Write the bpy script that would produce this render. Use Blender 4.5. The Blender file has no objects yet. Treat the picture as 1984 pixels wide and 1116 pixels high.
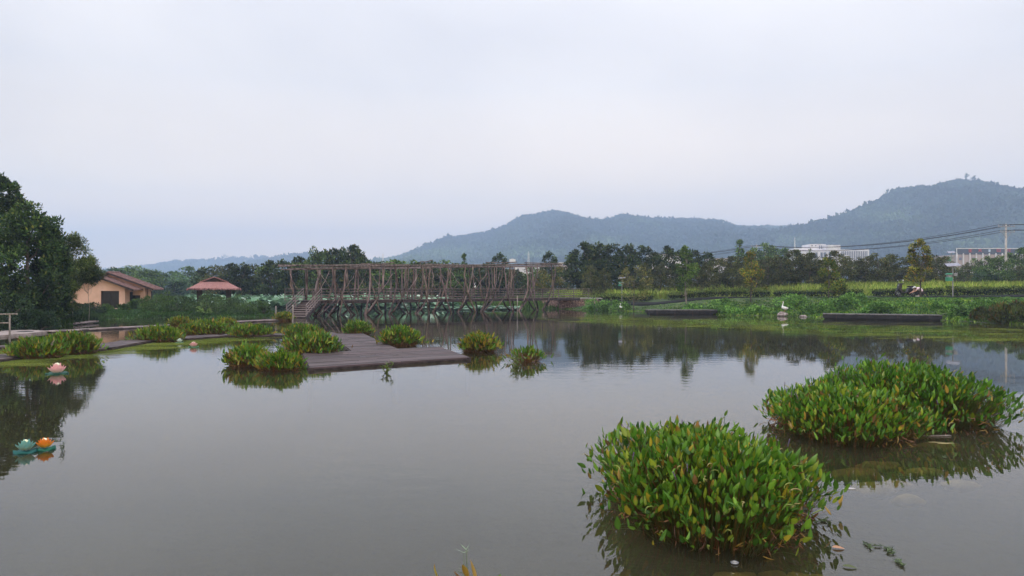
import bpy, math, random
import numpy as np
from mathutils import Vector, Matrix, noise as mnoise
R = math.radians
SC = bpy.context.scene
COL = SC.collection
F = 1433.0            # focal length in photo pixels
CAM_H = 2.0
HZ = 560.0
# ------------------------------------------------------------------ camera, sky, sun, exposure
cam_d = bpy.data.cameras.new("camera"); cam = bpy.data.objects.new("camera", cam_d); COL.objects.link(cam)
cam.location = (0, 0, CAM_H); cam.rotation_euler = (R(90) + 2.0 / F, 0, 0)
cam_d.sensor_width = 36; cam_d.lens = 36 * F / 1984; cam_d.clip_start = 0.1; cam_d.clip_end = 20000
SC.camera = cam
SC.view_settings.view_transform = 'Standard'; SC.view_settings.look = 'None'
SC.view_settings.exposure = 0.08; SC.view_settings.gamma = 1.0
SC.cycles.max_bounces = 7; SC.cycles.diffuse_bounces = 3; SC.cycles.glossy_bounces = 3
SC.cycles.transparent_max_bounces = 10; SC.cycles.volume_bounces = 2; SC.cycles.transmission_bounces = 3
SC.cycles.use_denoising = True
SC.cycles.sample_clamp_indirect = 4

SUN_EL, SUN_AZ = 58, 200
wd = bpy.data.worlds.new("World"); SC.world = wd; wd.use_nodes = True
nt = wd.node_tree; nt.nodes.clear()
def N(nt, typ, **kw):
    n = nt.nodes.new(typ)
    for k, v in kw.items():
        if k.startswith('i_'):
            n.inputs[k[2:].replace('_', ' ')].default_value = v
        else:
            setattr(n, k, v)
    return n
def ramp(nt, stops, interp='LINEAR'):
    n = nt.nodes.new('ShaderNodeValToRGB'); e = n.color_ramp.elements; n.color_ramp.interpolation = interp
    while len(e) < len(stops): e.new(0.5)
    for el, (p, c) in zip(e, stops):
        el.position = p; el.color = (c[0], c[1], c[2], 1) if not isinstance(c, (int, float)) else (c, c, c, 1)
    return n
out = N(nt, 'ShaderNodeOutputWorld'); bg = N(nt, 'ShaderNodeBackground'); bg.inputs['Strength'].default_value = 0.1
sky = N(nt, 'ShaderNodeTexSky', sky_type='NISHITA', sun_disc=False, sun_elevation=R(SUN_EL), sun_rotation=R(SUN_AZ),
        air_density=1.0, dust_density=3.0, ozone_density=1.0)
tc = N(nt, 'ShaderNodeTexCoord')
mp = N(nt, 'ShaderNodeMapping'); mp.inputs['Scale'].default_value = (1.0, 1.0, 2.6); mp.inputs['Location'].default_value = (0.35, 0.1, 0.25)
nz = N(nt, 'ShaderNodeTexNoise', i_Scale=1.35, i_Detail=4.0, i_Roughness=0.42, i_Distortion=0.35)
cr = ramp(nt, [(0.30, (6.2, 6.2, 7.1)), (0.5, (7.1, 7.1, 7.95)), (0.68, (8.6, 8.5, 9.2))])
nt.links.new(tc.outputs['Generated'], mp.inputs[0]); nt.links.new(mp.outputs[0], nz.inputs['Vector'])
nt.links.new(nz.outputs['Fac'], cr.inputs[0])
# low sky warmed against the haze; unseen zenith brightened to light the foreground
sep = N(nt, 'ShaderNodeSeparateXYZ'); nt.links.new(tc.outputs['Generated'], sep.inputs[0])
hr = ramp(nt, [(0.0, (4.0, 2.3, .68)), (0.05, (2.6, 1.68, .66)), (0.12, (1.52, 1.20, .76)), (0.26, (1.03, .96, .83)), (0.40, (1.0, .98, .92)), (0.62, (1.5, 1.5, 1.5)), (1.0, (2.0, 2.0, 2.0))]); nt.links.new(sep.outputs['Z'], hr.inputs[0])
xr = N(nt, 'ShaderNodeMapRange'); xr.inputs['From Min'].default_value = -0.6; xr.inputs['From Max'].default_value = 0.6
xr.inputs['To Min'].default_value = 1.34; xr.inputs['To Max'].default_value = 1.46; nt.links.new(sep.outputs['X'], xr.inputs['Value'])
mul = N(nt, 'ShaderNodeVectorMath', operation='MULTIPLY'); nt.links.new(hr.outputs[0], mul.inputs[0]); nt.links.new(cr.outputs[0], mul.inputs[1])
vm = N(nt, 'ShaderNodeVectorMath', operation='SCALE'); nt.links.new(mul.outputs[0], vm.inputs[0]); nt.links.new(xr.outputs[0], vm.inputs['Scale'])
mx = N(nt, 'ShaderNodeMix', data_type='RGBA'); mx.inputs['Factor'].default_value = 0.93
nt.links.new(sky.outputs[0], mx.inputs[6]); nt.links.new(vm.outputs[0], mx.inputs[7])
nt.links.new(mx.outputs[2], bg.inputs['Color']); nt.links.new(bg.outputs[0], out.inputs['Surface'])
sd = bpy.data.lights.new("sun", 'SUN'); sd.energy = 0.9; sd.angle = R(16); sd.color = (1.0, 0.97, 0.92)
so = bpy.data.objects.new("sun", sd); COL.objects.link(so); so.rotation_euler = (R(90 - SUN_EL), 0, R(180 - SUN_AZ))

# ------------------------------------------------------------------ helpers
def P(px, py, z=0.0):
    "point of height z seen at photo pixel (px, py)"
    D = (CAM_H - z) * F / (py - HZ)
    return np.array([(px - 992) / F * D, D, z])
def Q(px, py, D):
    return np.array([(px - 992) / F * D, D, CAM_H + (HZ - py) / F * D])
rng = np.random.default_rng(7)
random.seed(7)

def tag(o, label=None, cat=None, group=None, kind=None):
    if label: o['label'] = label
    if cat: o['category'] = cat
    if group: o['group'] = group
    if kind: o['kind'] = kind
    return o
def empty(name, loc, rz=0, sc=(1, 1, 1)):
    o = bpy.data.objects.new(name, None); COL.objects.link(o); o.location = loc; o.rotation_euler = (0, 0, rz); o.scale = sc
    o.empty_display_size = 0.2
    return o
def raw_mesh(name, V, tris=None, quads=None, col=None, smooth=False):
    me = bpy.data.meshes.new(name)
    V = np.asarray(V, dtype=np.float32)
    nt_ = 0 if tris is None else len(tris); nq = 0 if quads is None else len(quads)
    me.vertices.add(len(V)); me.vertices.foreach_set('co', V.ravel())
    loops = []
    if nt_: loops.append(np.asarray(tris, dtype=np.int32).ravel())
    if nq: loops.append(np.asarray(quads, dtype=np.int32).ravel())
    loops = np.concatenate(loops)
    me.loops.add(len(loops)); me.loops.foreach_set('vertex_index', loops)
    me.polygons.add(nt_ + nq)
    ls = np.concatenate([np.arange(nt_) * 3, nt_ * 3 + np.arange(nq) * 4]).astype(np.int32)
    me.polygons.foreach_set('loop_start', ls)
    if smooth: me.polygons.foreach_set('use_smooth', np.ones(nt_ + nq, dtype=bool))
    if col is not None:
        a = me.color_attributes.new('tint', 'FLOAT_COLOR', 'POINT')
        c = np.ones((len(V), 4), dtype=np.float32); c[:, :3] = col; a.data.foreach_set('color', c.ravel())
    me.update(calc_edges=True)
    return me
def link(name, me, mat, parent=None):
    o = bpy.data.objects.new(name, me); COL.objects.link(o)
    if mat and not me.materials: me.materials.append(mat)
    if parent: o.parent = parent
    return o

class MB:
    "collects polygons into one mesh"
    def __init__(s): s.v = []; s.f = []; s.c = []
    def add(s, vs, fs, c=(1, 1, 1)):
        b = len(s.v); s.v += [tuple(map(float, v)) for v in vs]; s.f += [[b + i for i in f] for f in fs]; s.c += [c] * len(vs)
    def box(s, lo, hi, rot=0, c=(1, 1, 1), at=None):
        x0, y0, z0 = lo; x1, y1, z1 = hi
        vs = [(x0, y0, z0), (x1, y0, z0), (x1, y1, z0), (x0, y1, z0), (x0, y0, z1), (x1, y0, z1), (x1, y1, z1), (x0, y1, z1)]
        if rot or at is not None:
            ca, sa = math.cos(rot), math.sin(rot); at = (0, 0, 0) if at is None else at
            vs = [(x * ca - y * sa + at[0], x * sa + y * ca + at[1], z + at[2]) for x, y, z in vs]
        s.add(vs, [(0, 3, 2, 1), (4, 5, 6, 7), (0, 1, 5, 4), (1, 2, 6, 5), (2, 3, 7, 6), (3, 0, 4, 7)], c)
    def prism(s, poly, z0, z1, c=(1, 1, 1)):
        n = len(poly)
        vs = [(p[0], p[1], z0) for p in poly] + [(p[0], p[1], z1) for p in poly]
        s.add(vs, [list(range(n))[::-1], list(range(n, 2 * n))] + [(i, (i + 1) % n, n + (i + 1) % n, n + i) for i in range(n)], c)
    def bar(s, a, b, w, h, c=(1, 1, 1)):
        a = Vector(a); b = Vector(b); d = (b - a).normalized(); up = Vector((0, 0, 1))
        if abs(d.z) > .98: up = Vector((0, 1, 0))
        u = d.cross(up).normalized() * w / 2; v = u.cross(d).normalized() * h / 2
        vs = [a - u - v, a + u - v, a + u + v, a - u + v, b - u - v, b + u - v, b + u + v, b - u + v]
        s.add(vs, [(0, 1, 2, 3), (7, 6, 5, 4), (0, 4, 5, 1), (1, 5, 6, 2), (2, 6, 7, 3), (3, 7, 4, 0)], c)
    def tube(s, pts, rad, n=6, c=(1, 1, 1), cap=True):
        pts = [Vector(p) for p in pts]; m = len(pts)
        if not hasattr(rad, '__len__'): rad = [rad] * m
        vs = []
        for i, p in enumerate(pts):
            d = (pts[min(i + 1, m - 1)] - pts[max(i - 1, 0)]).normalized()
            up = Vector((0, 0, 1)) if abs(d.z) < .9 else Vector((1, 0, 0))
            u = d.cross(up).normalized(); v = u.cross(d)
            for k in range(n):
                a = 2 * math.pi * k / n; vs.append(p + (u * math.cos(a) + v * math.sin(a)) * rad[i])
        fs = [(i * n + k, i * n + (k + 1) % n, (i + 1) * n + (k + 1) % n, (i + 1) * n + k) for i in range(m - 1) for k in range(n)]
        if cap: fs += [list(range(n))[::-1], list(range((m - 1) * n, m * n))]
        s.add(vs, fs, c)
    def lathe(s, prof, n=16, at=(0, 0, 0), c=(1, 1, 1)):
        vs = [(at[0] + r * math.cos(2 * math.pi * k / n), at[1] + r * math.sin(2 * math.pi * k / n), at[2] + z) for r, z in prof for k in range(n)]
        m = len(prof)
        fs = [(i * n + k, i * n + (k + 1) % n, (i + 1) * n + (k + 1) % n, (i + 1) * n + k) for i in range(m - 1) for k in range(n)]
        fs += [list(range(n))[::-1], list(range((m - 1) * n, m * n))]
        s.add(vs, fs, c)
    def blob(s, at, r, seed=0, amp=.15, sub=2, c=(1, 1, 1)):
        import bmesh
        bm = bmesh.new(); bmesh.ops.create_icosphere(bm, subdivisions=sub, radius=1)
        vs = []
        for v in bm.verts:
            k = 1 + amp * mnoise.noise(v.co * 1.7 + Vector((seed * 3.1, seed, -seed)))
            vs.append((at[0] + v.co.x * r[0] * k, at[1] + v.co.y * r[1] * k, at[2] + v.co.z * r[2] * k))
        s.add(vs, [[v.index for v in f.verts] for f in bm.faces], c); bm.free()
    def build(s, name, mat, parent=None, smooth=False):
        me = bpy.data.meshes.new(name); me.from_pydata(s.v, [], s.f)
        a = me.color_attributes.new('tint', 'FLOAT_COLOR', 'POINT')
        c = np.ones((len(s.v), 4), dtype=np.float32); c[:, :3] = np.array(s.c); a.data.foreach_set('color', c.ravel())
        if smooth: me.polygons.foreach_set('use_smooth', np.ones(len(me.polygons), dtype=bool))
        me.update()
        return link(name, me, mat, parent)

# ------------------------------------------------------------------ materials
def newmat(name):
    m = bpy.data.materials.new(name); m.use_nodes = True; nt = m.node_tree; nt.nodes.clear()
    return m, nt, N(nt, 'ShaderNodeOutputMaterial')
def leaf_mat(name, trans=0.3, rough=0.55, var=0.35, spec=0.3, mult=(1, 1, 1)):
    m, nt, o = newmat(name)
    at = N(nt, 'ShaderNodeAttribute', attribute_name='tint')
    oi = N(nt, 'ShaderNodeObjectInfo')
    mr = N(nt, 'ShaderNodeMapRange'); mr.inputs['To Min'].default_value = 1 - var / 2; mr.inputs['To Max'].default_value = 1 + var / 2
    nt.links.new(oi.outputs['Random'], mr.inputs['Value'])
    sc = N(nt, 'ShaderNodeVectorMath', operation='SCALE'); nt.links.new(at.outputs['Color'], sc.inputs[0]); nt.links.new(mr.outputs[0], sc.inputs['Scale'])
    ml = N(nt, 'ShaderNodeVectorMath', operation='MULTIPLY'); nt.links.new(sc.outputs[0], ml.inputs[0]); ml.inputs[1].default_value = mult
    p = N(nt, 'ShaderNodeBsdfPrincipled'); p.inputs['Roughness'].default_value = rough; p.inputs['Specular IOR Level'].default_value = spec
    nt.links.new(ml.outputs[0], p.inputs['Base Color'])
    t = N(nt, 'ShaderNodeBsdfTranslucent'); nt.links.new(ml.outputs[0], t.inputs['Color'])
    mxs = N(nt, 'ShaderNodeMixShader'); mxs.inputs[0].default_value = trans
    nt.links.new(p.outputs[0], mxs.inputs[1]); nt.links.new(t.outputs[0], mxs.inputs[2]); nt.links.new(mxs.outputs[0], o.inputs['Surface'])
    return m
def noisy(name, c0, c1, scale=4, rough=0.8, stretch=(1, 1, 1), bump=0.0, spec=0.3, detail=5, coords='Object', tint=True, metal=0, lo=.35, hi=.65):
    m, nt, o = newmat(name)
    tc = N(nt, 'ShaderNodeTexCoord'); mp = N(nt, 'ShaderNodeMapping'); mp.inputs['Scale'].default_value = stretch
    nz = N(nt, 'ShaderNodeTexNoise'); nz.inputs['Scale'].default_value = scale; nz.inputs['Detail'].default_value = detail
    nt.links.new(tc.outputs[coords], mp.inputs[0]); nt.links.new(mp.outputs[0], nz.inputs['Vector'])
    cr = ramp(nt, [(lo, c0), (hi, c1)]); nt.links.new(nz.outputs['Fac'], cr.inputs[0])
    p = N(nt, 'ShaderNodeBsdfPrincipled'); p.inputs['Roughness'].default_value = rough; p.inputs['Specular IOR Level'].default_value = spec
    p.inputs['Metallic'].default_value = metal
    src = cr.outputs[0]
    if tint:
        at = N(nt, 'ShaderNodeAttribute', attribute_name='tint'); ml = N(nt, 'ShaderNodeVectorMath', operation='MULTIPLY')
        nt.links.new(src, ml.inputs[0]); nt.links.new(at.outputs['Color'], ml.inputs[1]); src = ml.outputs[0]
    nt.links.new(src, p.inputs['Base Color'])
    if bump:
        b = N(nt, 'ShaderNodeBump'); b.inputs['Strength'].default_value = 1; b.inputs['Distance'].default_value = bump
        nt.links.new(nz.outputs['Fac'], b.inputs['Height']); nt.links.new(b.outputs[0], p.inputs['Normal'])
    nt.links.new(p.outputs[0], o.inputs['Surface'])
    return m
M = {}
M['leaf'] = leaf_mat('foliage')
M['leaf_near'] = leaf_mat('glossy_leaf', trans=0.25, rough=0.38, var=0.1, spec=0.45)
M['leaf_far'] = leaf_mat('hill_foliage', trans=0.1, rough=0.8, var=0.0, spec=0.1)
M['bark'] = noisy('bark', (.05, .04, .032), (.16, .13, .11), 12, stretch=(1, 1, .2), bump=.01)
M['pale_bark'] = noisy('pale_bark', (.16, .14, .12), (.32, .28, .25), 12, stretch=(1, 1, .2))
M['pole_wood'] = noisy('weathered_pole', (.06, .045, .038), (.21, .168, .15), 5, stretch=(1, 1, .25), bump=.01, rough=.85)
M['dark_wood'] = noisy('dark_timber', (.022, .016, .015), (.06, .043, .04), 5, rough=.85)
M['grey_wood'] = noisy('grey_timber', (.14, .11, .10), (.28, .23, .22), 5, stretch=(.3, 1, 1), rough=.85)
M['deck'] = noisy('deck_planks', (.042, .029, .029), (.10, .071, .069), 2.2, rough=.62, stretch=(.5, 1.6, 1), bump=.003, lo=.3, hi=.7)
M['dock'] = noisy('black_dock', (.006, .006, .007), (.022, .02, .022), 3, rough=.6)
M['dock_top'] = noisy('dock_top', (.07, .065, .06), (.14, .13, .12), 3, rough=.8)
M['concrete'] = noisy('concrete', (.22, .18, .16), (.38, .32, .29), 3, rough=.9)
M['path'] = noisy('path_concrete', (.25, .24, .22), (.40, .38, .35), 2, rough=.9)
M['plaster'] = noisy('salmon_plaster', (.60, .375, .28), (.72, .465, .355), 1.3, rough=.9)
M['roof_tile'] = noisy('red_roof', (.13, .075, .07), (.29, .18, .165), 6, rough=.85, bump=.02, stretch=(1, 5, 1))
M['thatch'] = noisy('thatch', (.20, .095, .085), (.40, .21, .19), 9, rough=.95, bump=.03, stretch=(2, 2, .5))
M['dark'] = noisy('dark_interior', (.008, .009, .011), (.02, .02, .024), 3, rough=.5)
M['glass'] = noisy('dark_glass', (.006, .007, .009), (.012, .014, .018), 3, rough=.35, spec=.3)
M['white'] = noisy('white_paint', (.62, .62, .62), (.74, .74, .73), 3, rough=.6)
M['bird_white'] = noisy('white_feathers', (.66, .67, .64), (.80, .80, .78), 9, rough=.8, tint=False)
M['white_wall'] = noisy('white_wall', (.60, .58, .60), (.74, .72, .74), .4, rough=.85)
M['window_far'] = noisy('far_window', (.10, .12, .17), (.17, .19, .25), .6, rough=.4)
M['beige_wall'] = noisy('beige_wall', (.36, .29, .28), (.46, .38, .36), .3, rough=.85)
M['slate'] = noisy('slate_band', (.06, .07, .10), (.09, .10, .14), .3, rough=.8)
M['red'] = noisy('red_lettering', (.45, .045, .05), (.58, .07, .07), 1, rough=.6)
M['blue_white'] = noisy('emblem', (.45, .55, .75), (.6, .7, .85), 1, rough=.6)
M['rock'] = noisy('rock', (.16, .13, .12), (.40, .34, .32), 5, rough=.9, bump=.03)
M['rubble'] = noisy('rubble', (.20, .13, .11), (.45, .33, .29), 6, rough=.9, bump=.02)
M['mossy'] = noisy('mossy_stone', (.17, .14, .06), (.36, .30, .14), 4, rough=.9, bump=.02)
M['steel'] = noisy('grey_steel', (.22, .23, .24), (.35, .36, .37), 8, rough=.5, metal=.4)
M['green_box'] = noisy('green_plastic', (.04, .22, .13), (.07, .30, .18), 5, rough=.5)
M['panel'] = noisy('solar_panel', (.13, .13, .17), (.22, .22, .26), 5, rough=.25, spec=.6)
M['pole_conc'] = noisy('pole_concrete', (.34, .32, .31), (.48, .46, .44), 3, rough=.85)
M['wire'] = noisy('wire', (.02, .02, .025), (.04, .04, .045), 3, rough=.6)
M['plain'] = noisy('tinted_surface', (.9, .9, .9), (1, 1, 1), 6, rough=.6)
M['petal'] = leaf_mat('petal', trans=.25, rough=.5, var=0)
M['lotus'] = leaf_mat('lotus_leaf', trans=.1, rough=.7, var=0, spec=.2)
M['skin'] = noisy('skin', (.50, .29, .21), (.58, .35, .26), 9, rough=.6, tint=False)
M['shirt'] = noisy('pink_shirt', (.62, .47, .56), (.74, .60, .68), 14, rough=.9, tint=False)
M['cloth_dark'] = noisy('dark_cloth', (.02, .018, .018), (.05, .042, .04), 9, rough=.9, tint=False)
M['black_plastic'] = noisy('black_plastic', (.008, .008, .01), (.02, .02, .024), 5, rough=.35, spec=.5)

# ------------------------------------------------------------------ terrain
POND = [(60, -14), (62, 18), (47, 33)] + [tuple(P(x, y)[:2]) for x, y in
        [(1984, 629), (1830, 621), (1600, 615), (1500, 612.5), (1400, 610), (1300, 607), (1200, 602), (1120, 600), (1092, 599.3),
         (1090, 599), (1055, 597.5), (1000, 597), (900, 595), (860, 591), (820, 587), (700, 585.5), (560, 585.5), (330, 586), (345, 596),
         (480, 602), (528, 603.5), (522, 613), (440, 614), (300, 616), (205, 618), (150, 628), (95, 637), (0, 641), (-150, 652)]] + [(-42, 18), (-40, -14)]
POND = np.array(POND)
def shore(X, Y):
    "signed distance to the water's edge, positive on land"
    X = np.asarray(X, float); Y = np.asarray(Y, float); sh = X.shape; X = X.ravel(); Y = Y.ravel()
    d2 = np.full(X.shape, 1e18); ins = np.zeros(X.shape, bool); n = len(POND)
    for i in range(n):
        x0, y0 = POND[i]; x1, y1 = POND[(i + 1) % n]; dx, dy = x1 - x0, y1 - y0
        t = np.clip(((X - x0) * dx + (Y - y0) * dy) / (dx * dx + dy * dy), 0, 1)
        d2 = np.minimum(d2, (X - x0 - t * dx) ** 2 + (Y - y0 - t * dy) ** 2)
        cond = ((y0 > Y) != (y1 > Y)) & (X < (x1 - x0) * (Y - y0) / (y1 - y0 + 1e-12) + x0); ins ^= cond
    d = np.sqrt(d2); return np.where(ins, -d, d).reshape(sh)
def sstep(a, b, x): t = np.clip((x - a) / (b - a), 0, 1); return t * t * (3 - 2 * t)
def vnoise(x, y, seed=0):
    xi = np.floor(x).astype(np.int64); yi = np.floor(y).astype(np.int64); xf = x - xi; yf = y - yi
    def h(a, b):
        n = (a * 374761393 + b * 668265263 + seed * 144665) & 0x7fffffff
        n = ((n ^ (n >> 13)) * 1274126177) & 0x7fffffff
        return ((n ^ (n >> 16)) & 0xffff) / 65535.0
    u = xf * xf * (3 - 2 * xf); v = yf * yf * (3 - 2 * yf)
    return (h(xi, yi) * (1 - u) + h(xi + 1, yi) * u) * (1 - v) + (h(xi, yi + 1) * (1 - u) + h(xi + 1, yi + 1) * u) * v
def fbm(x, y, seed=0, o=4):
    s = 0; a = .5
    for i in range(o): s = s + a * vnoise(x * 2 ** i, y * 2 ** i, seed + i); a *= .5
    return s
def ground(X, Y):
    X = np.asarray(X, float); Y = np.asarray(Y, float); d = shore(X, Y)
    ang = X / np.maximum(Y, 5)
    H = .38 + .90 * sstep(-.02, .08, ang) + .0 * X
    H = H + .85 * sstep(11, 30, d) * sstep(-.02, .1, ang)
    z = np.where(d > 0, H * sstep(-.5, np.where(ang > 0, 9.5, 5.5), d), -1.1 * sstep(0, 5, -d) + H * .02)
    z = z + np.where(d > 0, .10 * (fbm(X * .5, Y * .5) - .47) * sstep(0, 2, d), 0)
    return z
def axis(lo, f0, f1, hi, step, g=1.22):
    a = list(np.arange(f0, f1 + .01, step)); s = step
    while a[-1] < hi: s *= g; a.append(a[-1] + s)
    s = step
    while a[0] > lo: s *= g; a.insert(0, a[0] - s)
    a[0] = lo; a[-1] = hi; return np.array(a)
def grid_obj(name, X, Y, Z, mat, smooth=True, col=None):
    ny, nx = X.shape; V = np.stack([X, Y, Z], -1).reshape(-1, 3); idx = np.arange(nx * ny).reshape(ny, nx)
    q = np.stack([idx[:-1, :-1], idx[:-1, 1:], idx[1:, 1:], idx[1:, :-1]], -1).reshape(-1, 4)
    return link(name, raw_mesh(name, V, quads=q, col=col, smooth=smooth), mat)
ax = axis(-4400, -60, 75, 4400, 1.0); ay = axis(-220, -20, 125, 4850, 1.0)
GX, GY = np.meshgrid(ax, ay)
m, nt, o = newmat('ground_soil')
g = N(nt, 'ShaderNodeNewGeometry'); nz = N(nt, 'ShaderNodeTexNoise', i_Scale=.6, i_Detail=8.0); nz2 = N(nt, 'ShaderNodeTexNoise', i_Scale=7.0, i_Detail=5.0)
nt.links.new(g.outputs['Position'], nz.inputs['Vector']); nt.links.new(g.outputs['Position'], nz2.inputs['Vector'])
cr = ramp(nt, [(.3, (.035, .05, .018)), (.5, (.05, .085, .02)), (.7, (.09, .12, .03))]); nt.links.new(nz.outputs['Fac'], cr.inputs[0])
sp = N(nt, 'ShaderNodeSeparateXYZ'); nt.links.new(g.outputs['Position'], sp.inputs[0])
mr = N(nt, 'ShaderNodeMapRange'); mr.inputs['From Min'].default_value = -.05; mr.inputs['From Max'].default_value = .14
nt.links.new(sp.outputs['Z'], mr.inputs['Value'])
mm = N(nt, 'ShaderNodeMix', data_type='RGBA'); mm.inputs[6].default_value = (.05, .043, .022, 1)
nt.links.new(mr.outputs[0], mm.inputs['Factor']); nt.links.new(cr.outputs[0], mm.inputs[7])
p = N(nt, 'ShaderNodeBsdfPrincipled'); p.inputs['Roughness'].default_value = .95; nt.links.new(mm.outputs[2], p.inputs['Base Color'])
b = N(nt, 'ShaderNodeBump'); b.inputs['Distance'].default_value = .08; nt.links.new(nz2.outputs['Fac'], b.inputs['Height']); nt.links.new(b.outputs[0], p.inputs['Normal'])
nt.links.new(p.outputs[0], o.inputs['Surface']); M['ground'] = m
grd = grid_obj('ground', GX, GY, ground(GX, GY), m); tag(grd, 'grassy ground and pond bed reaching to the foot of the hills', 'ground', kind='structure')

# ------------------------------------------------------------------ water
def ripple(nt, amp, scale=1.0):
    g = N(nt, 'ShaderNodeNewGeometry')
    mp = N(nt, 'ShaderNodeMapping'); mp.inputs['Scale'].default_value = (1.2 * scale, 3.2 * scale, 1)
    n1 = N(nt, 'ShaderNodeTexNoise', i_Scale=.9, i_Detail=3.0, i_Roughness=.55)
    mp2 = N(nt, 'ShaderNodeMapping'); mp2.inputs['Scale'].default_value = (.045, .085, 1)
    n2 = N(nt, 'ShaderNodeTexNoise', i_Scale=1.0, i_Detail=2.0, i_Distortion=.6)
    nt.links.new(g.outputs['Position'], mp.inputs[0]); nt.links.new(mp.outputs[0], n1.inputs['Vector'])
    nt.links.new(g.outputs['Position'], mp2.inputs[0]); nt.links.new(mp2.outputs[0], n2.inputs['Vector'])
    r = ramp(nt, [(.44, .10), (.60, 1.0)]); nt.links.new(n2.outputs['Fac'], r.inputs[0])
    ml = N(nt, 'ShaderNodeMath', operation='MULTIPLY'); nt.links.new(n1.outputs['Fac'], ml.inputs[0]); nt.links.new(r.outputs[0], ml.inputs[1])
    b = N(nt, 'ShaderNodeBump'); b.inputs['Strength'].default_value = 1; b.inputs['Distance'].default_value = amp
    nt.links.new(ml.outputs[0], b.inputs['Height'])
    return b, g
m, nt, o = newmat('pond_water')
b, g = ripple(nt, .0045)
fr = N(nt, 'ShaderNodeFresnel'); fr.inputs['IOR'].default_value = 1.48; nt.links.new(b.outputs[0], fr.inputs['Normal'])
gl = N(nt, 'ShaderNodeBsdfGlossy'); gl.inputs['Roughness'].default_value = .015; gl.inputs['Color'].default_value = (.97, .97, .97, 1); nt.links.new(b.outputs[0], gl.inputs['Normal'])
df = N(nt, 'ShaderNodeBsdfDiffuse'); df.inputs['Color'].default_value = (.062, .057, .036, 1)
tr = N(nt, 'ShaderNodeBsdfTransparent'); tr.inputs['Color'].default_value = (.70, .66, .42, 1)
mk = N(nt, 'ShaderNodeTexNoise', i_Scale=.22, i_Detail=5.0, i_Distortion=.8); nt.links.new(g.outputs['Position'], mk.inputs['Vector']); mkr = ramp(nt, [(.35, (.055, .052, .030)), (.65, (.085, .080, .050))]); nt.links.new(mk.outputs['Fac'], mkr.inputs[0]); nt.links.new(mkr.outputs[0], df.inputs['Color'])
m1 = N(nt, 'ShaderNodeMixShader'); m1.inputs[0].default_value = .70; nt.links.new(df.outputs[0], m1.inputs[1]); nt.links.new(tr.outputs[0], m1.inputs[2])
m2 = N(nt, 'ShaderNodeMixShader'); nt.links.new(fr.outputs[0], m2.inputs[0]); nt.links.new(m1.outputs[0], m2.inputs[1]); nt.links.new(gl.outputs[0], m2.inputs[2])
nt.links.new(m2.outputs[0], o.inputs['Surface']); M['water'] = m
mb = MB(); mb.add([(-64, -19, 0), (72, -19, 0), (72, 118, 0), (-64, 118, 0)], [(0, 1, 2, 3)])
wt = mb.build('water', M['water']); tag(wt, 'still brown green pond water mirroring the overcast sky', 'water', kind='structure')

# floating algae films
m, nt, o = newmat('algae_film')
b, g = ripple(nt, .002)
at = N(nt, 'ShaderNodeAttribute', attribute_name='tint')
nz = N(nt, 'ShaderNodeTexNoise', i_Scale=1.0, i_Detail=6.0, i_Roughness=.6); mp = N(nt, 'ShaderNodeMapping'); mp.inputs['Scale'].default_value = (.35, .9, 1)
nt.links.new(g.outputs['Position'], mp.inputs[0]); nt.links.new(mp.outputs[0], nz.inputs['Vector'])
cr = ramp(nt, [(.3, (.070, .10, .018)), (.55, (.125, .155, .028)), (.75, (.19, .21, .05))]); nt.links.new(nz.outputs['Fac'], cr.inputs[0])
df = N(nt, 'ShaderNodeBsdfDiffuse'); nt.links.new(cr.outputs[0], df.inputs['Color'])
tr = N(nt, 'ShaderNodeBsdfTransparent')
ad = N(nt, 'ShaderNodeMath', operation='ADD'); sb = N(nt, 'ShaderNodeMath', operation='SUBTRACT'); sb.inputs[1].default_value = .5
nt.links.new(nz.outputs['Fac'], sb.inputs[0]); s2 = N(nt, 'ShaderNodeMath', operation='MULTIPLY'); s2.inputs[1].default_value = 2.6; nt.links.new(sb.outputs[0], s2.inputs[0])
nt.links.new(s2.outputs[0], ad.inputs[0]); nt.links.new(at.outputs['Fac'], ad.inputs[1])
mr = N(nt, 'ShaderNodeMapRange'); mr.inputs['From Min'].default_value = .15; mr.inputs['From Max'].default_value = .7; mr.inputs['To Max'].default_value = .60
nt.links.new(ad.outputs[0], mr.inputs['Value'])
mxx = N(nt, 'ShaderNodeMixShader'); nt.links.new(mr.outputs[0], mxx.inputs[0]); nt.links.new(tr.outputs[0], mxx.inputs[1]); nt.links.new(df.outputs[0], mxx.inputs[2])
nt.links.new(mxx.outputs[0], o.inputs['Surface']); M['algae'] = m
def algae(upper, lower, label, z=.006, far_open=False):
    "a floating film between a far edge and a near edge, given as pixel polylines"
    n = 120; k = 15; xs = np.linspace(0, 1, n)
    def res(pl):
        pl = np.array(pl, float); x = np.linspace(pl[0, 0], pl[-1, 0], n); return x, np.interp(x, pl[:, 0], pl[:, 1])
    ux, uy = res(upper); lx, ly = res(lower); X = np.zeros((k, n)); Y = np.zeros((k, n)); C = np.zeros((k, n))
    for i in range(k):
        t = i / (k - 1)
        x = ux * (1 - t) + lx * t; y = 1 / ((1 - t) / (uy - HZ) + t / (ly - HZ)) + HZ
        D = CAM_H * F / (y - HZ); X[i] = (x - 992) / F * D; Y[i] = D
        C[i] = (min(1, (1 - t) * 3.2) * .75 if not far_open else min(1, t * 1.9) * min(1, (1 - t) * 9 ) * .40) * np.clip(np.minimum(xs, 1 - xs) * 12, 0, 1)
    col = np.repeat(C.reshape(-1, 1), 3, 1)
    ob = grid_obj('algae_film', X, Y, np.full_like(X, z), M['algae'], col=col)
    tag(ob, label, 'algae', kind='stuff')
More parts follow.
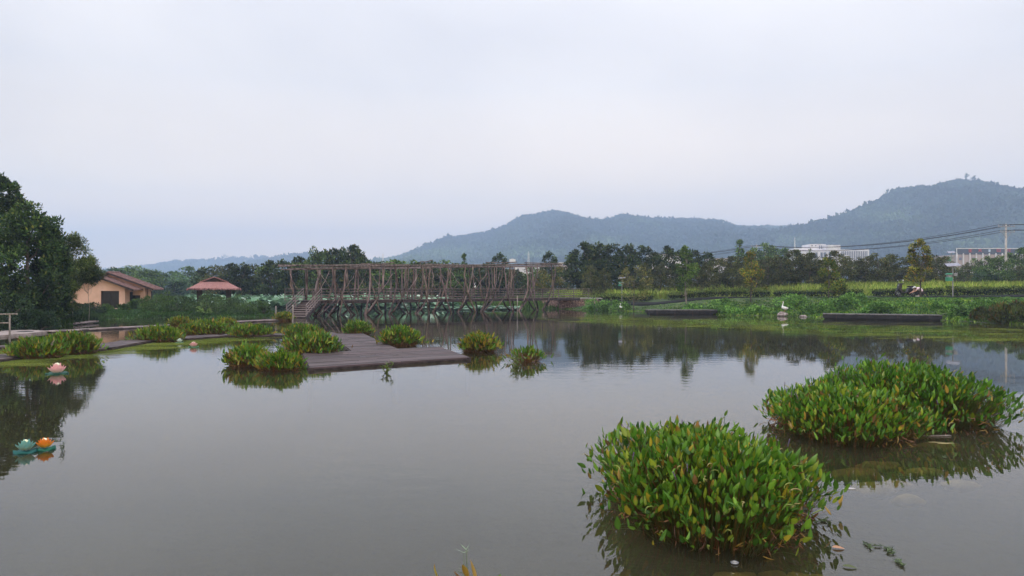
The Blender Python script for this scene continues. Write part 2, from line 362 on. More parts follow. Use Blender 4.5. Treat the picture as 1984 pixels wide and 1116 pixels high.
algae([(1040, 611), (1200, 606), (1300, 612), (1500, 616), (1700, 622), (2080, 634)],
      [(1040, 624), (1200, 630), (1350, 637), (1500, 646), (1700, 658), (2080, 676)], 'bright green algae film on the water below the right bank', far_open=True)
algae([(-80, 680), (20, 668), (180, 668), (265, 655), (350, 646), (440, 642), (560, 643)],
      [(-80, 735), (20, 722), (180, 700), (265, 690), (350, 680), (440, 672), (560, 655)], 'olive algae film around the left plant clumps')

# ------------------------------------------------------------------ leaf clouds
QUAD = (np.array([[0, 0, 0], [.5, .5, .06], [1, 0, -.05], [.5, -.5, .06]]), None, np.array([[0, 1, 2, 3]]))
BLADE = (np.array([[0, -.5, 0], [0, .5, 0], [.55, .4, .02], [1, 0, -.12], [.55, -.4, .02]]), np.array([[2, 3, 4]]), np.array([[0, 1, 2, 4]]))
_t = [0, .14, .38, .62, .84, 1]; _w = [.03, .36, .5, .42, .2, 0]
_v = []; 
for a, w in zip(_t, _w):
    dz = -.16 * a * a
    if w == 0: _v.append([a, 0, dz])
    else: _v += [[a, w, dz + .1 * w], [a, 0, dz - .04], [a, -w, dz + .1 * w]]
_q = []
for i in range(4):
    for j in range(2): _q.append([i * 3 + j, i * 3 + j + 1, i * 3 + 4 + j, i * 3 + 3 + j])
LEAF = (np.array(_v), np.array([[12, 13, 15], [13, 14, 15]]), np.array(_q))
def unit(a): return a / np.maximum(np.linalg.norm(a, axis=-1, keepdims=True), 1e-9)
def leaves(Pt, U, L, W, col, shape=QUAD, side=None, r=None, curl=0.0, tip=None):
    "arrays of one leaf per point: position, direction, length, width, colour"
    r = r or rng; n = len(Pt); U = unit(U)
    if side is None: side = r.normal(size=(n, 3))
    S = unit(np.cross(U, np.cross(side, U))); Nn = np.cross(U, S)
    tv, tt, tq = shape; k = len(tv); L = np.broadcast_to(L, (n,)); W = np.broadcast_to(W, (n,)); kb = curl * r.normal(size=n); ks = curl * .5 * r.normal(size=n)
    V = Pt[:, None] + U[:, None] * (tv[None, :, 0, None] * L[:, None, None]) + S[:, None] * (tv[None, :, 1, None] * W[:, None, None]) + Nn[:, None] * ((tv[None, :, 2, None] + (kb[:, None] * tv[None, :, 0] ** 2)[..., None]) * L[:, None, None]) + S[:, None] * ((ks[:, None] * tv[None, :, 0] ** 2)[..., None] * L[:, None, None])
    C_ = np.repeat(np.broadcast_to(col, (n, 3)), k, 0).reshape(n, k, 3)
    if tip is not None: f = np.clip((tv[None, :, 0] - tip[0][:, None]) * 3.5, 0, 1)[..., None]; C_ = C_ * (1 - f) + tip[1][:, None] * f
    if k > 12: C_ = C_ * (1 + .22 * (tv[None, :, 1, None] == 0))
    off = (np.arange(n) * k)[:, None, None]
    T = None if tt is None else (tt[None] + off).reshape(-1, 3)
    Qd = None if tq is None else (tq[None] + off).reshape(-1, 4)
    return V.reshape(-1, 3), T, Qd, C_.reshape(-1, 3)
def merge(parts):
    V = []; T = []; Qd = []; C = []; b = 0
    for v, t, q, c in parts:
        V.append(v); C.append(c)
        if t is not None: T.append(t + b)
        if q is not None: Qd.append(q + b)
        b += len(v)
    return np.concatenate(V), (np.concatenate(T) if T else None), (np.concatenate(Qd) if Qd else None), np.concatenate(C)
def cloud_mesh(name, parts, smooth=False):
    V, T, Qd, C = merge(parts); return raw_mesh(name, V, T, Qd, np.clip(C, 0.001, 1), smooth)
def pick(n, cols, w, r, jit=.22):
    w = np.array(w, float); w /= w.sum(); c = np.array(cols)[r.choice(len(cols), n, p=w)]
    return c * (1 + jit * r.normal(size=(n, 1))).clip(.45, 1.7)

def crown(h, Rad, prof, nclus, nleaf, ll, lw, cols, w, seed, crad=.3, z0=.12, up=.5, clusvar=.3, squash=.75, droop=0):
    "a crown of leaf clusters inside the envelope prof(t), height h"
    r = np.random.default_rng(seed); parts = []
    cs = []
    for i in range(nclus):
        t = r.random(); a = r.random() * 6.283; e = Rad * prof(t)
        rr = e * (.35 + .65 * math.sqrt(r.random())) * (1 + .16 * r.normal() * (r.random() < .3))
        z = h * (z0 + (1 - z0) * t); cr_ = Rad * crad * (.6 + .7 * r.random()) * (.55 + .45 * prof(t))
        cs.append((rr * math.cos(a), rr * math.sin(a), z - .3 * cr_, cr_))
    per = nleaf // nclus
    for (x, y, z, cr_) in cs:
        m_ = max(6, int(per * (cr_ / (Rad * crad)) ** 1.6))
        d = unit(r.normal(size=(m_, 3))); rad = cr_ * (.35 + .75 * r.random((m_, 1)) ** .5)
        pt = np.array([[x, y, z]]) + d * rad * np.array([[1, 1, squash]])
        u = d * .8 + r.normal(size=(m_, 3)) * .6 + np.array([[0, 0, up - droop]])
        c = pick(m_, cols, w, r) * max(.4, 1 + clusvar * r.normal())
        side = np.cross(u, np.array([[0, 0, 1.]])) + r.normal(size=(m_, 3)) * .6
        parts.append(leaves(pt, u, ll * (.6 + .8 * r.random(m_)), lw * (.6 + .8 * r.random(m_)), c, QUAD, side, r))
    return parts, cs
def trunk_mb(h, r0, cs, seed, nb=9, top=.8, lean=0.03):
    rr = random.Random(seed); mb = MB()
    pts = []; x = y = 0
    for i in range(7):
        pts.append((x, y, -.25 + (h * top + .25) * i / 6)); x += rr.gauss(0, lean * h / 3); y += rr.gauss(0, lean * h / 3)
    mb.tube(pts, [r0 * (1.25 if i == 0 else 1 - .13 * i) for i in range(7)], 7)
    cc = sorted(cs, key=lambda c: rr.random())[:nb]
    for c in cc:
        zz = max(.2 * h, c[2] - .22 * h); k = min(5.9, (zz + .25) / (h * top + .25) * 6); i = int(k); f = k - i
        a = Vector(pts[i]).lerp(Vector(pts[min(6, i + 1)]), f); b = Vector(c[:3]); mid = a.lerp(b, .5) + Vector((0, 0, -.06 * h))
        mb.tube([a, mid, b], [r0 * .42, r0 * .28, r0 * .1], 5)
    return mb
DARK = ([(.026, .048, .016), (.046, .075, .02), (.088, .130, .03), (.15, .14, .04)], [4, 4, 2, .5])
OLIVE = ([(.034, .044, .017), (.068, .084, .022), (.115, .125, .032), (.17, .135, .036)], [3, 4, 3, 1])
GREEN = ([(.04, .08, .018), (.075, .135, .026), (.12, .20, .038), (.17, .23, .05)], [3, 4, 3, 1])
PALE = ([(.06, .12, .05), (.09, .17, .065), (.13, .21, .08)], [3, 4, 3])  # bluish haze of distance put into the leaf colour
YEL = ([(.06, .085, .015), (.13, .15, .018), (.24, .22, .02), (.33, .22, .02)], [3, 4, 3, 1.5])
LUSH = ([(.045, .11, .014), (.10, .20, .022), (.18, .30, .032), (.26, .34, .05)], [3, 4, 3, 1])
round_p = lambda t: max(.12, math.sin(math.pi * min(1, .13 + .87 * t)) ** .55)
bush_p = lambda t: max(.1, math.sqrt(max(0, 1 - (t * .98) ** 2.4)))
cone_p = lambda t: max(.06, (1 - t) ** .8 * (.55 + .45 * min(1, t * 6)))
col_p = lambda t: max(.1, .35 + .55 * math.sin(math.pi * min(1, t + .15)) - .35 * t)
oval_p = lambda t: max(.08, math.sin(math.pi * (.06 + .9 * t)) ** .8)
KIT = {}
def kit(kind, seed, **k):
    "make (or fetch) the meshes of one tree of this kind: design height 6 m"
    key = (kind, seed)
    if key in KIT: return KIT[key]
    D = dict(
        magnolia=dict(h=6, Rad=1.65, prof=round_p, nclus=46, nleaf=4200, ll=.30, lw=.17, cols=DARK, z0=.04),
        olive=dict(h=6, Rad=2.1, prof=bush_p, nclus=60, nleaf=4600, ll=.26, lw=.13, cols=OLIVE, z0=.02, crad=.24),
        green=dict(h=6, Rad=2.2, prof=round_p, nclus=48, nleaf=4200, ll=.28, lw=.16, cols=GREEN, z0=.04),
        pale=dict(h=6, Rad=2.2, prof=round_p, nclus=44, nleaf=3200, ll=.34, lw=.20, cols=PALE, z0=.04),
        conic=dict(h=6, Rad=1.1, prof=cone_p, nclus=40, nleaf=2600, ll=.26, lw=.12, cols=GREEN, z0=.05, crad=.3),
        yellow=dict(h=6, Rad=2.0, prof=round_p, nclus=40, nleaf=3600, ll=.26, lw=.15, cols=YEL, z0=.04),
    )[kind]
    D.update(k); c, w = D.pop('cols')
    parts, cs = crown(seed=seed * 31 + len(kind), cols=c, w=w, **D)
    cm = cloud_mesh(kind + '_crown', parts); cm.materials.append(M['leaf'])
    mb = trunk_mb(D['h'], .10, cs, seed); to = mb.build('trunk', M['bark']); tm = to.data; bpy.data.objects.remove(to)
    KIT[key] = (cm, tm); return KIT[key]
def tree(name, kind, seed, base, h, wf, label, cat='tree', group=None, part='crown'):
    cm, tm = kit(kind, seed); s = h / 6
    e = empty(name, base, rz=random.random() * 6.28, sc=(s * wf, s * wf, s)); tag(e, label, cat, group)
    link('trunk', tm, None, e); link(part, cm, None, e); return e
def special_tree(name, base, h, Rad, label, cat='tree', cols=GREEN, prof=round_p, nclus=50, nleaf=5000, ll=.2, lw=.11, z0=.2, r0=.09,
                 seed=1, crad=.3, group=None, bark='bark', top=.85, nb=12, clusvar=.3, droop=0, up=.5, squash=.75, mat='leaf', rx=1):
    e = empty(name, base, sc=(rx, 1, 1)); tag(e, label, cat, group)
    parts, cs = crown(h, Rad, prof, nclus, nleaf, ll, lw, cols[0], cols[1], seed, crad=crad, z0=z0, clusvar=clusvar, droop=droop, up=up, squash=squash)
    link('crown', cloud_mesh('crown', parts), M[mat], e)
    trunk_mb(h, r0, cs, seed, nb=nb, top=top).build('trunk', M[bark], e, smooth=True)
    return e
def gz(x, y): return float(ground(np.array([x]), np.array([y]))[0])
def on_ground(px, D):
    x = (px - 992) / F * D; return (x, D, gz(x, D))
def fit(px, top, D):
    "base on the ground and height so that the top shows at this pixel row"
    b = on_ground(px, D); return b, CAM_H + (HZ - top) / F * D - b[2]

# ------------------------------------------------------------------ hills
m, nt, o = newmat('hill_slope')
g = N(nt, 'ShaderNodeNewGeometry'); nz = N(nt, 'ShaderNodeTexNoise', i_Scale=.05, i_Detail=9.0); nt.links.new(g.outputs['Position'], nz.inputs['Vector'])
cr = ramp(nt, [(.3, (.010, .02, .012)), (.6, (.020, .036, .02)), (.75, (.034, .058, .028))]); nt.links.new(nz.outputs['Fac'], cr.inputs[0])
p = N(nt, 'ShaderNodeBsdfPrincipled'); p.inputs['Roughness'].default_value = 1; p.inputs['Specular IOR Level'].default_value = .1; nt.links.new(cr.outputs[0], p.inputs['Base Color'])
nt.links.new(p.outputs[0], o.inputs['Surface']); M['hill'] = m
def hill(ridge, D, depth, label, wlabel, ntree, tr, seed, back=.5, nx=260, ny=44, spur=.30, pale=[], top_k=1.0):
    ridge = np.array(ridge, float); rx = (ridge[:, 0] - 992) / F * D; rz = CAM_H + (HZ - ridge[:, 1]) / F * D - tr * .8
    X0, X1 = rx[0], rx[-1]
    def hz(x, y):
        sgn = (y - D); t = np.where(sgn < 0, 1 + sgn / depth, 1 - sgn / (depth * back)); t = np.clip(t, 0, 1)
        xs = x + 0.10 * depth * (fbm(x / depth * 2, y / depth * 2 + 5, seed) - .5) * np.clip(1 - t, 0, 1) * 3
        R0 = np.interp(xs, rx, rz)
        pr = sstep(0, 1, t) * .35 + t * .65
        sp = (fbm(x / (depth * .22), y / (depth * .5), seed + 9) - .48) * spur * 2.2 * (np.clip(1 - t, 0, 1) * t * 4) ** .8
        return R0 * np.clip(pr + sp, 0, 1.0) + (fbm(x / (tr * 3), y / (tr * 3), seed + 3, 3) - .45) * tr * .5 * (t > 0) * t - 1.2 * (t <= 0)
    X, Y = np.meshgrid(np.linspace(X0, X1, nx), np.linspace(D - depth, D + depth * back, ny))
    ob = grid_obj('hill', X, Y, hz(X, Y), M['hill']); tag(ob, label, 'hill', kind='structure')
    r = np.random.default_rng(seed); n = ntree
    x = r.uniform(X0, X1, n); y = D - depth * .97 + (depth * 1.05) * r.random(n)
    # rows of crowns right on the skyline as well
    k = int(n * .16); x[:k] = np.linspace(X0, X1, k) + r.normal(size=k) * tr * .3; y[:k] = D + r.normal(size=k) * tr
    z = hz(x, y); ok = z > 1.5; x, y, z = x[ok], y[ok], z[ok]; n = len(x)
    s = tr * (.55 + .7 * r.random(n) ** 1.5) ; s *= np.where(r.random(n) < .04, 1.5, 1)
    base = pick(n, [(.014, .026, .015), (.024, .040, .021), (.038, .060, .028)], [4, 4, 2], r, .18)
    pn = fbm(x / (tr * 9), y / (tr * 12), seed + 21)
    base = base * (.1 + 4.2 * pn ** 2.4)[:, None]
    for (px, py, wx, wy) in pale:
        sx = 992 + x / y * F; sy = HZ - (z - CAM_H) / y * F
        k_ = np.exp(-((sx - px) / wx) ** 2 - ((sy - py) / wy) ** 2)[:, None] * (.35 + 1.1 * pn[:, None])
        base = base * (1 - k_.clip(0, 1)) + np.array([[.17, .24, .10]]) * k_.clip(0, 1)
    kk = 13; pts = np.repeat(np.stack([x, y, z], 1), kk, 0); ss = np.repeat(s, kk)
    d = unit(r.normal(size=(n * kk, 3))); d[:, 2] = np.abs(d[:, 2]) * 1.0
    pt = pts + d * ss[:, None] * .42 * np.array([[1, 1, 1.0]])
    c = np.repeat(base, kk, 0) * (1 + .15 * r.normal(size=(n * kk, 1))).clip(.6, 1.5)
    w = leaves(pt, d + r.normal(size=d.shape) * .7, ss * .55, ss * .42, c, QUAD, None, r)
    ob = link('woods', cloud_mesh('woods', [w]), M['leaf_far']); tag(ob, wlabel, 'woods', kind='stuff')
hill([(640, 540), (700, 517), (730, 506), (780, 494), (830, 471), (860, 459), (900, 452), (950, 447), (985, 433), (1010, 417), (1040, 413), (1068, 405), (1100, 412), (1120, 422),
      (1170, 427), (1200, 417), (1240, 421), (1290, 424), (1340, 424), (1380, 427), (1420, 439), (1450, 438), (1480, 437), (1520, 440), (1600, 455), (1700, 480), (1800, 520)],
     1800, 840, 'middle wooded mountain with a rounded peak, hazy blue', 'dense blue green woods covering the middle mountain', 17000, 11, 11,
     pale=[(860, 497, 60, 14), (760, 508, 60, 9), (1170, 474, 40, 10), (1050, 498, 90, 9)])
hill([(1380, 520), (1420, 492), (1450, 478), (1480, 462), (1500, 448), (1530, 437), (1580, 428), (1640, 413), (1665, 401), (1700, 390), (1720, 373), (1750, 364), (1800, 362), (1830, 350), (1860, 345), (1890, 348),
      (1920, 358), (1950, 370), (1984, 379), (2060, 410), (2200, 450), (2400, 520)],
     1280, 660, 'tall wooded hill on the right, nearest of the mountains', 'dense blue green woods covering the right hill', 15000, 9.5, 23,
     pale=[(1890, 478, 90, 16), (1560, 470, 60, 12), (1730, 425, 60, 12), (1980, 450, 50, 18)])
hill([(60, 535), (200, 522), (270, 513), (330, 505), (400, 500), (470, 497), (520, 494), (600, 500), (700, 520), (800, 540)],
     2500, 480, 'palest distant ridge behind the left trees', 'hazy woods on the palest distant ridge', 3000, 13, 31, nx=160, ny=24)
hill([(360, 540), (430, 520), (480, 508), (520, 500), (545, 492), (575, 490), (600, 486), (625, 487), (660, 498), (700, 512), (760, 528), (900, 545)],
     2050, 440, 'pale distant ridge rising above the pavilion and the bridge', 'hazy woods on the distant ridge above the bridge', 3000, 11.5, 37, nx=160, ny=24)
hill([(1400, 470), (1440, 452), (1470, 440), (1500, 436), (1540, 441), (1600, 455), (1700, 470)],
     2600, 560, 'pale saddle ridge between the middle mountain and the right hill', 'hazy woods on the saddle ridge', 1200, 14, 41, nx=80, ny=20)

# two lone pines on the right summit
for px, w, lab in [(1874, 1.0, 'lone pine on the summit of the right hill, the left one'), (1886, .7, 'smaller pine on the summit of the right hill, right of the lone pine')]:
    b = Q(px, 350, 1280); special_tree('pine_tree', (b[0], b[1], b[2] - 1), 13.6 * w, 3.8, lab, cols=DARK, nclus=9, nleaf=260, ll=1.8, lw=1.0, z0=.45, r0=.5, seed=int(px), crad=.4, prof=lambda t: .9 - .5 * t)

# ------------------------------------------------------------------ haze
m, nt, o = newmat('haze_air')
v = N(nt, 'ShaderNodeVolumePrincipled'); v.inputs['Color'].default_value = (.56, .735, 1.0, 1); v.inputs['Density'].default_value = .00052
v.inputs['Anisotropy'].default_value = 0.0
nt.links.new(v.outputs[0], o.inputs['Volume'])
mb = MB(); mb.box((-4450, -230, -4), (4450, 4900, 380)); hz_ = mb.build('haze', m); tag(hz_, 'thin blue haze in the air towards the hills', 'haze', kind='stuff')

# ------------------------------------------------------------------ path along the right bank
pl = [Q(1090, 575, 77), Q(1250, 576, 70), Q(1500, 577, 64), Q(1765, 576.5, 60), (37, 57.6, 0), (62, 50, 0)]
pl = [(p[0], p[1]) for p in pl]
ppx = np.array([p[0] for p in pl]); ppy = np.array([p[1] for p in pl])
PX = np.linspace(ppx[0], ppx[-1], 60); PY = np.interp(PX, ppx, ppy)
X = np.stack([PX, PX, PX, PX]); Y = np.stack([PY - .02, PY, PY + 2.0, PY + 2.02])
Za, Zb = ground(PX, PY) + .04, ground(PX, PY + 2) + .04; Z = np.stack([Za - .06, Za, Zb, Zb - .06])
pa = grid_obj('path', X, Y, Z, M['path'], smooth=False); tag(pa, 'pale concrete path along the top of the right bank', 'path', kind='structure')
def path_y(x): return np.interp(x, ppx, ppy)

# ------------------------------------------------------------------ grass and ground cover
def scatter(n, x0, x1, y0, y1, keep, r):
    x = r.uniform(x0, x1, n); y = r.uniform(y0, y1, n); d = shore(x, y); k = keep(x, y, d); return x[k], y[k], d[k]
def grass(name, x, y, hl, wl, cols, label, r, blades=3, shape=BLADE, lean=.35, zoff=0, kind='stuff', mat='leaf', cat='grass'):
    z = ground(x, y) + zoff; n = len(x); pt = np.repeat(np.stack([x, y, z - .03], 1), blades, 0); m_ = len(pt)
    pt[:, :2] += r.normal(size=(m_, 2)) * .12
    u = r.normal(size=(m_, 3)) * lean; u[:, 2] = 1
    patch = fbm(pt[:, 0] * .35, pt[:, 1] * .35, 4); patch2 = fbm(pt[:, 0] * .9, pt[:, 1] * .9, 14)
    c = pick(m_, cols[0], cols[1], r, .2) * (.30 + 1.7 * patch ** 1.15)[:, None]
    L = hl * (.5 + .8 * r.random(m_)) * (.35 + 1.35 * patch2) * (np.clip((path_y(pt[:, 0]) - pt[:, 1]) / 10, .2, 1) if name in ('bank_grass', 'bank_weeds') else 1); side = np.array([[1, 0, 0.]]) + r.normal(size=(m_, 3)) * .5
    ob = link(name, cloud_mesh(name, [leaves(pt, u, L, wl * (.6 + .8 * r.random(m_)), c, shape, side, r)]), M[mat]); tag(ob, label, cat, kind=kind); return ob
r = np.random.default_rng(5)
onr = lambda x, y: x / y > .035
x, y, d = scatter(70000, 3, 54, 34, 84, lambda x, y, d: (d > -.12) & (d < 16) & onr(x, y) & (y < path_y(x) - .15) & (x / y < .92) & ~((np.abs(x / y - .545) < .018) & (y > path_y(x) - 2.2) & (np.arange(len(x)) % 3 > 0)), r)
grass('bank_grass', x, y, .20, .085, LUSH, 'lush green grass covering the right bank down to the water', r, blades=3, lean=.55)
x, y, d = scatter(9000, 3, 44, 36, 84, lambda x, y, d: (d > .4) & (d < 14) & onr(x, y) & (y < path_y(x) - .5) & (x / y < .92), r)
grass('bank_weeds', x, y, .18, .15, ([(.05, .15, .025), (.09, .22, .035), (.15, .27, .05)], [3, 4, 2]), 'broad leaved weeds among the bank grass', r, blades=4, shape=QUAD, lean=.9, zoff=.08, cat='weeds')
x, y, d = scatter(52000, 4, 72, 58, 112, lambda x, y, d: (y > path_y(x) + 3.6) & (d > 5) & (x / y > .05) & (x / y < .76) & (y < 92 - .05 * x), r)
grass('field_crop', x, y, .62, .10, ([(.14, .21, .03), (.20, .28, .045), (.28, .34, .07), (.34, .34, .10)], [2, 4, 3, 1]), 'yellow green crop field between the path and the dark trees', r, blades=2, cat='field crop')
x, y, d = scatter(36000, -36, -14, 46, 74, lambda x, y, d: (d > -.2) & (d < 9) & (x / y < -.31) & (x / y > -.72), r)
grass('bank_reeds', x, y, .15, .07, ([(.03, .06, .014), (.035, .09, .02), (.06, .12, .025)], [3, 4, 2]), 'dark green reeds and grass in front of the small house', r, blades=3, lean=.4, cat='reeds')
x, y, d = scatter(20000, -30, -20, 28, 50, lambda x, y, d: (d > -.1) & (d < 8) & (x / y < -.5) & (x / y > -.75), r)
grass('shore_grass', x, y, .4, .05, ([(.025, .055, .014), (.04, .08, .02), (.07, .10, .03)], [3, 4, 2]), 'dark grass under the big trees on the left shore', r, blades=3)
x, y, d = scatter(52000, -60, 20, 74, 122, lambda x, y, d: (d > -.3) & (d < 14) & (x / y < .07) & (x / y > -.5), r)
grass('far_grass', x, y, .5, .12, ([(.05, .11, .02), (.09, .16, .03), (.13, .19, .05)], [3, 4, 2]), 'green grass on the far shore seen under the bridge', r, blades=2)

# lotus field beyond the bridge: cup shaped leaves on stems above the water
r = np.random.default_rng(8)
def lotus_leaves(x, y, z, rad, tilt, r, n=8):
    k = len(x); a = np.arange(n) / n * 6.283; V = np.zeros((k, n + 1, 3))
    t1 = r.normal(size=k) * tilt; t2 = r.normal(size=k) * tilt
    for j in range(n):
        rr = rad * (.9 + .2 * r.random(k)); dx = rr * np.cos(a[j]); dy = rr * np.sin(a[j])
        V[:, j + 1] = np.stack([x + dx, y + dy, z + dx * t1 + dy * t2 + rad * .22 + r.normal(size=k) * rad * .08], 1)
    V[:, 0] = np.stack([x, y, z], 1)
    T = np.array([[0, 1 + j, 1 + (j + 1) % n] for j in range(n)]); T = (T[None] + (np.arange(k) * (n + 1))[:, None, None]).reshape(-1, 3)
    c = np.repeat(pick(k, [(.08, .16, .08), (.13, .24, .135), (.21, .33, .22), (.40, .50, .40)], [3, 4, 3, 1.2], r, .2), n + 1, 0)
    return V.reshape(-1, 3), T, None, c
x = r.uniform(-55, -5, 9000); y = r.uniform(66, 104, 9000); d = shore(x, y)
k = (d < -.3) & (x / y > -.5) & (y > 74 + (x + 18) * .35) & ((y > 70 + 4 * fbm(x * .2, y * .2, 3)) | (x / y < -.31)) & (x / y < -.10 + .05 * fbm(x * .3, y * .3))
x, y, d = x[k], y[k], d[k]
l1 = lotus_leaves(x, y, .35 + .65 * r.random(len(x)) * sstep(.3, 2, -d), .26 + .16 * r.random(len(x)), .45, r)
lo = link('lotus_field', cloud_mesh('lotus_field', [l1]), M['lotus']); tag(lo, 'pale blue green lotus leaves standing in the water behind the bridge', 'lotus leaves', kind='stuff')
x = r.uniform(-18, 4, 3400); y = r.uniform(68, 92, 3400); d = shore(x, y); k = (d < -.2) & (d > -9) & (x / y > -.20) & (x / y < .012) & (y > 70)
x, y = x[k], y[k]
l1 = lotus_leaves(x, y, .02 + .12 * r.random(len(x)), .22 + .14 * r.random(len(x)), .08, r)
lo = link('floating_pads', cloud_mesh('floating_pads', [l1]), M['lotus']); tag(lo, 'flat pale lotus pads floating behind the middle of the bridge', 'lotus pads', kind='stuff')

# ------------------------------------------------------------------ timber deck and boardwalks
def W2(px, py, z): return P(px, py, z)[:2]
zt = .085
deck = empty('timber_deck', tuple(P(740, 695, 0))); tag(deck, 'purple brown timber deck of T shape lying just above the water', 'deck')
def local(e, p): return (p[0] - e.location[0], p[1] - e.location[1])
def planks(e, name, quad, n, mat, z0, z1, seed=0, gap=.012, along=True):
    "boards laid side by side between the two long edges a-b and d-c of a quad a,b,c,d"
    rr = random.Random(seed); mb = MB(); a, b, c, d = [np.array(local(e, p)) for p in quad]
    for i in range(n):
        t0 = (i + gap * 3) / n; t1 = (i + 1 - gap * 3) / n
        # a row is made of two or three boards end to end
        cuts = [0] + sorted([rr.uniform(.2, .8) for _ in range(rr.choice([1, 2]))]) + [1]
        for u0, u1 in zip(cuts[:-1], cuts[1:]):
            L0 = a + (d - a) * t0; R0 = b + (c - b) * t0; L1 = a + (d - a) * t1; R1 = b + (c - b) * t1
            q = [L0 + (R0 - L0) * (u0 + .0015), L0 + (R0 - L0) * (u1 - .0015), L1 + (R1 - L1) * (u1 - .0015), L1 + (R1 - L1) * (u0 + .0015)]
            f = rr.uniform(.5, 1.5); mb.prism(q, z0, z1 + rr.uniform(-.004, .006), (f, f * rr.uniform(.95, 1.03), f * rr.uniform(.95, 1.05)))
    return mb.build(name, mat, e)
A_, B_, C_, D_ = W2(600, 712, zt), W2(910, 692, zt), W2(850, 671, zt), W2(586, 684.5, zt)
planks(deck, 'platform_boards', [A_, B_, C_, D_], 26, M['deck'], .05, zt, 1)
e1, e2, e3, e4 = W2(682, 680, zt), W2(770, 675.2, zt), W2(704, 646, zt), W2(636, 646.5, zt)
planks(deck, 'arm_boards', [e1, e2, e3, e4], 44, M['deck'], .049, zt - .003, 2)
for p_, q_ in ((A_, B_), (B_, C_), (C_, D_), (D_, A_), (e2, e3), (e4, e1)):
    a = local(deck, p_); b = local(deck, q_); mb = MB(); mb.bar((a[0], a[1], .025), (b[0], b[1], .025), .07, .045); mb.build('edge_beam', M['dark_wood'], deck)
for p_ in (A_, B_, C_, D_, e3, (A_ + B_) / 2, (C_ + D_) / 2):
    a = local(deck, p_ * .985 + np.mean([A_, C_], axis=0) * .015); mb = MB(); mb.tube([(a[0], a[1], -1.0), (a[0], a[1], .07)], .07, 8); mb.build('pile', M['dark_wood'], deck)

def boardwalk(name, pix, w, label, z=.085, mat='deck', n_per=3.0, thick=.05):
    pts = [np.array(W2(x, y, z)) for x, y in pix]; e = empty(name, (*pts[len(pts) // 2], 0)); tag(e, label, 'boardwalk')
    for i in range(len(pts) - 1):
        a, b = pts[i], pts[i + 1]; d = b - a; L = np.linalg.norm(d); d = d / L; nn = np.array([-d[1], d[0]]) * w / 2
        q = [a - nn, a + nn, b + nn, b - nn]
        planks(e, 'boards', q, max(3, int(L * n_per)), M[mat], z - .04, z - .002 * (i % 2), i + 5, gap=.004)
        mb = MB()
        for s_ in (-1, 1):
            p0 = local(e, a + nn * s_); p1 = local(e, b + nn * s_); mb.bar((p0[0], p0[1], z - .07), (p1[0], p1[1], z - .07), .06, thick); mb.build('edge_beam', M['dark_wood'], e); mb = MB()
    return e
boardwalk('boardwalk', [(-90, 702), (20, 688), (180, 673.5), (265, 659.5), (430, 648.5), (560, 647.5), (650, 645)], 1.15, 'low purple brown boardwalk running left from the T shaped deck behind the plant clumps')
boardwalk('boardwalk', [(-110, 672), (60, 670), (130, 668)], 1.0, 'short stub of boardwalk at the left edge behind the long plant clump')
boardwalk('boardwalk', [(90, 641), (300, 630.5), (430, 623.5), (542, 618.5)], .8, 'thin far boardwalk leading from the left shore to the bridge stairs', mat='grey_wood')

# landing slab and small things on the left shore
e = empty('concrete_slab', tuple(P(20, 644, 0))); tag(e, 'tan concrete landing slab at the left edge of the pond', 'slab')
q = [local(e, W2(x, y, .09)) for x, y in ((-160, 655), (0, 649.5), (60, 645), (92, 641), (60, 639), (-160, 642))]
mb = MB(); mb.prism(q, -.5, .09); mb.build('slab', M['concrete'], e)
for nm, px, py, rr_, lab, mt in (('dark_boat', 49, 646.5, (.55, .22, .12), 'dark upturned hull beside the tan slab at the left edge', 'black_plastic'), ('pale_stone', 66, 645.5, (.26, .12, .10), 'pale flat stone beside the tan slab', 'rock'), ('pale_stone', 73, 643.5, (.2, .12, .08), 'smaller yellowish stone lying on the corner of the tan slab', 'rock')):
    p_ = P(px, py, .0); mb = MB(); mb.blob((0, 0, .02), rr_, seed=px, amp=.25); o_ = mb.build(nm, M[mt], None, smooth=True); o_.location = p_; tag(o_, lab, 'boat' if 'boat' in nm else 'stone')
rr = random.Random(3)
for (x0, y0, x1, y1, lab) in ((66, 631, 118, 628.5, 'nearer sunken bamboo raft off the left shore'), (112, 630, 171, 624, 'longer bamboo raft floating in front of the small house')):
    a = P(x0, y0, .04); b = P(x1, y1, .04); e = empty('bamboo_raft', tuple((a + b) / 2)); tag(e, lab, 'raft', 'bamboo rafts off the left shore')
    d = (b - a)[:2]; L = np.linalg.norm(d); d /= L; nn = np.array([-d[1], d[0]])
    for k in range(7):
        c0 = nn * (k - 3) * .24; s0 = -L / 2 + rr.uniform(0, .5); s1 = L / 2 - rr.uniform(0, .5); mb = MB()
        mb.tube([(d[0] * s0 + c0[0], d[1] * s0 + c0[1], .02 + rr.uniform(0, .05)), (d[0] * s1 + c0[0], d[1] * s1 + c0[1], .02 + rr.uniform(0, .05))], .055, 6)
        mb.build('bamboo_pole', M['grey_wood'], e)
    for t in (-.3, .3):
        mb = MB(); p0 = d * L * t - nn * .85; p1 = d * L * t + nn * .85; mb.bar((p0[0], p0[1], .10), (p1[0], p1[1], .10), .07, .05); mb.build('cross_bar', M['grey_wood'], e)
e = empty('bamboo_railing', tuple(P(8, 627, .6))); tag(e, 'pale bamboo railing under the big trees at the left edge', 'railing')
bx, by, bz = e.location
for i, px in enumerate((-60, -20, 19)):
    x = (px - 992) / F * by; mb = MB(); mb.tube([(x - bx, 0, -.6), (x - bx, 0, .42)], .035, 6); mb.build('post', M['pale_bark'], e)
x0 = (-60 - 992) / F * by; x1 = (34 - 992) / F * by
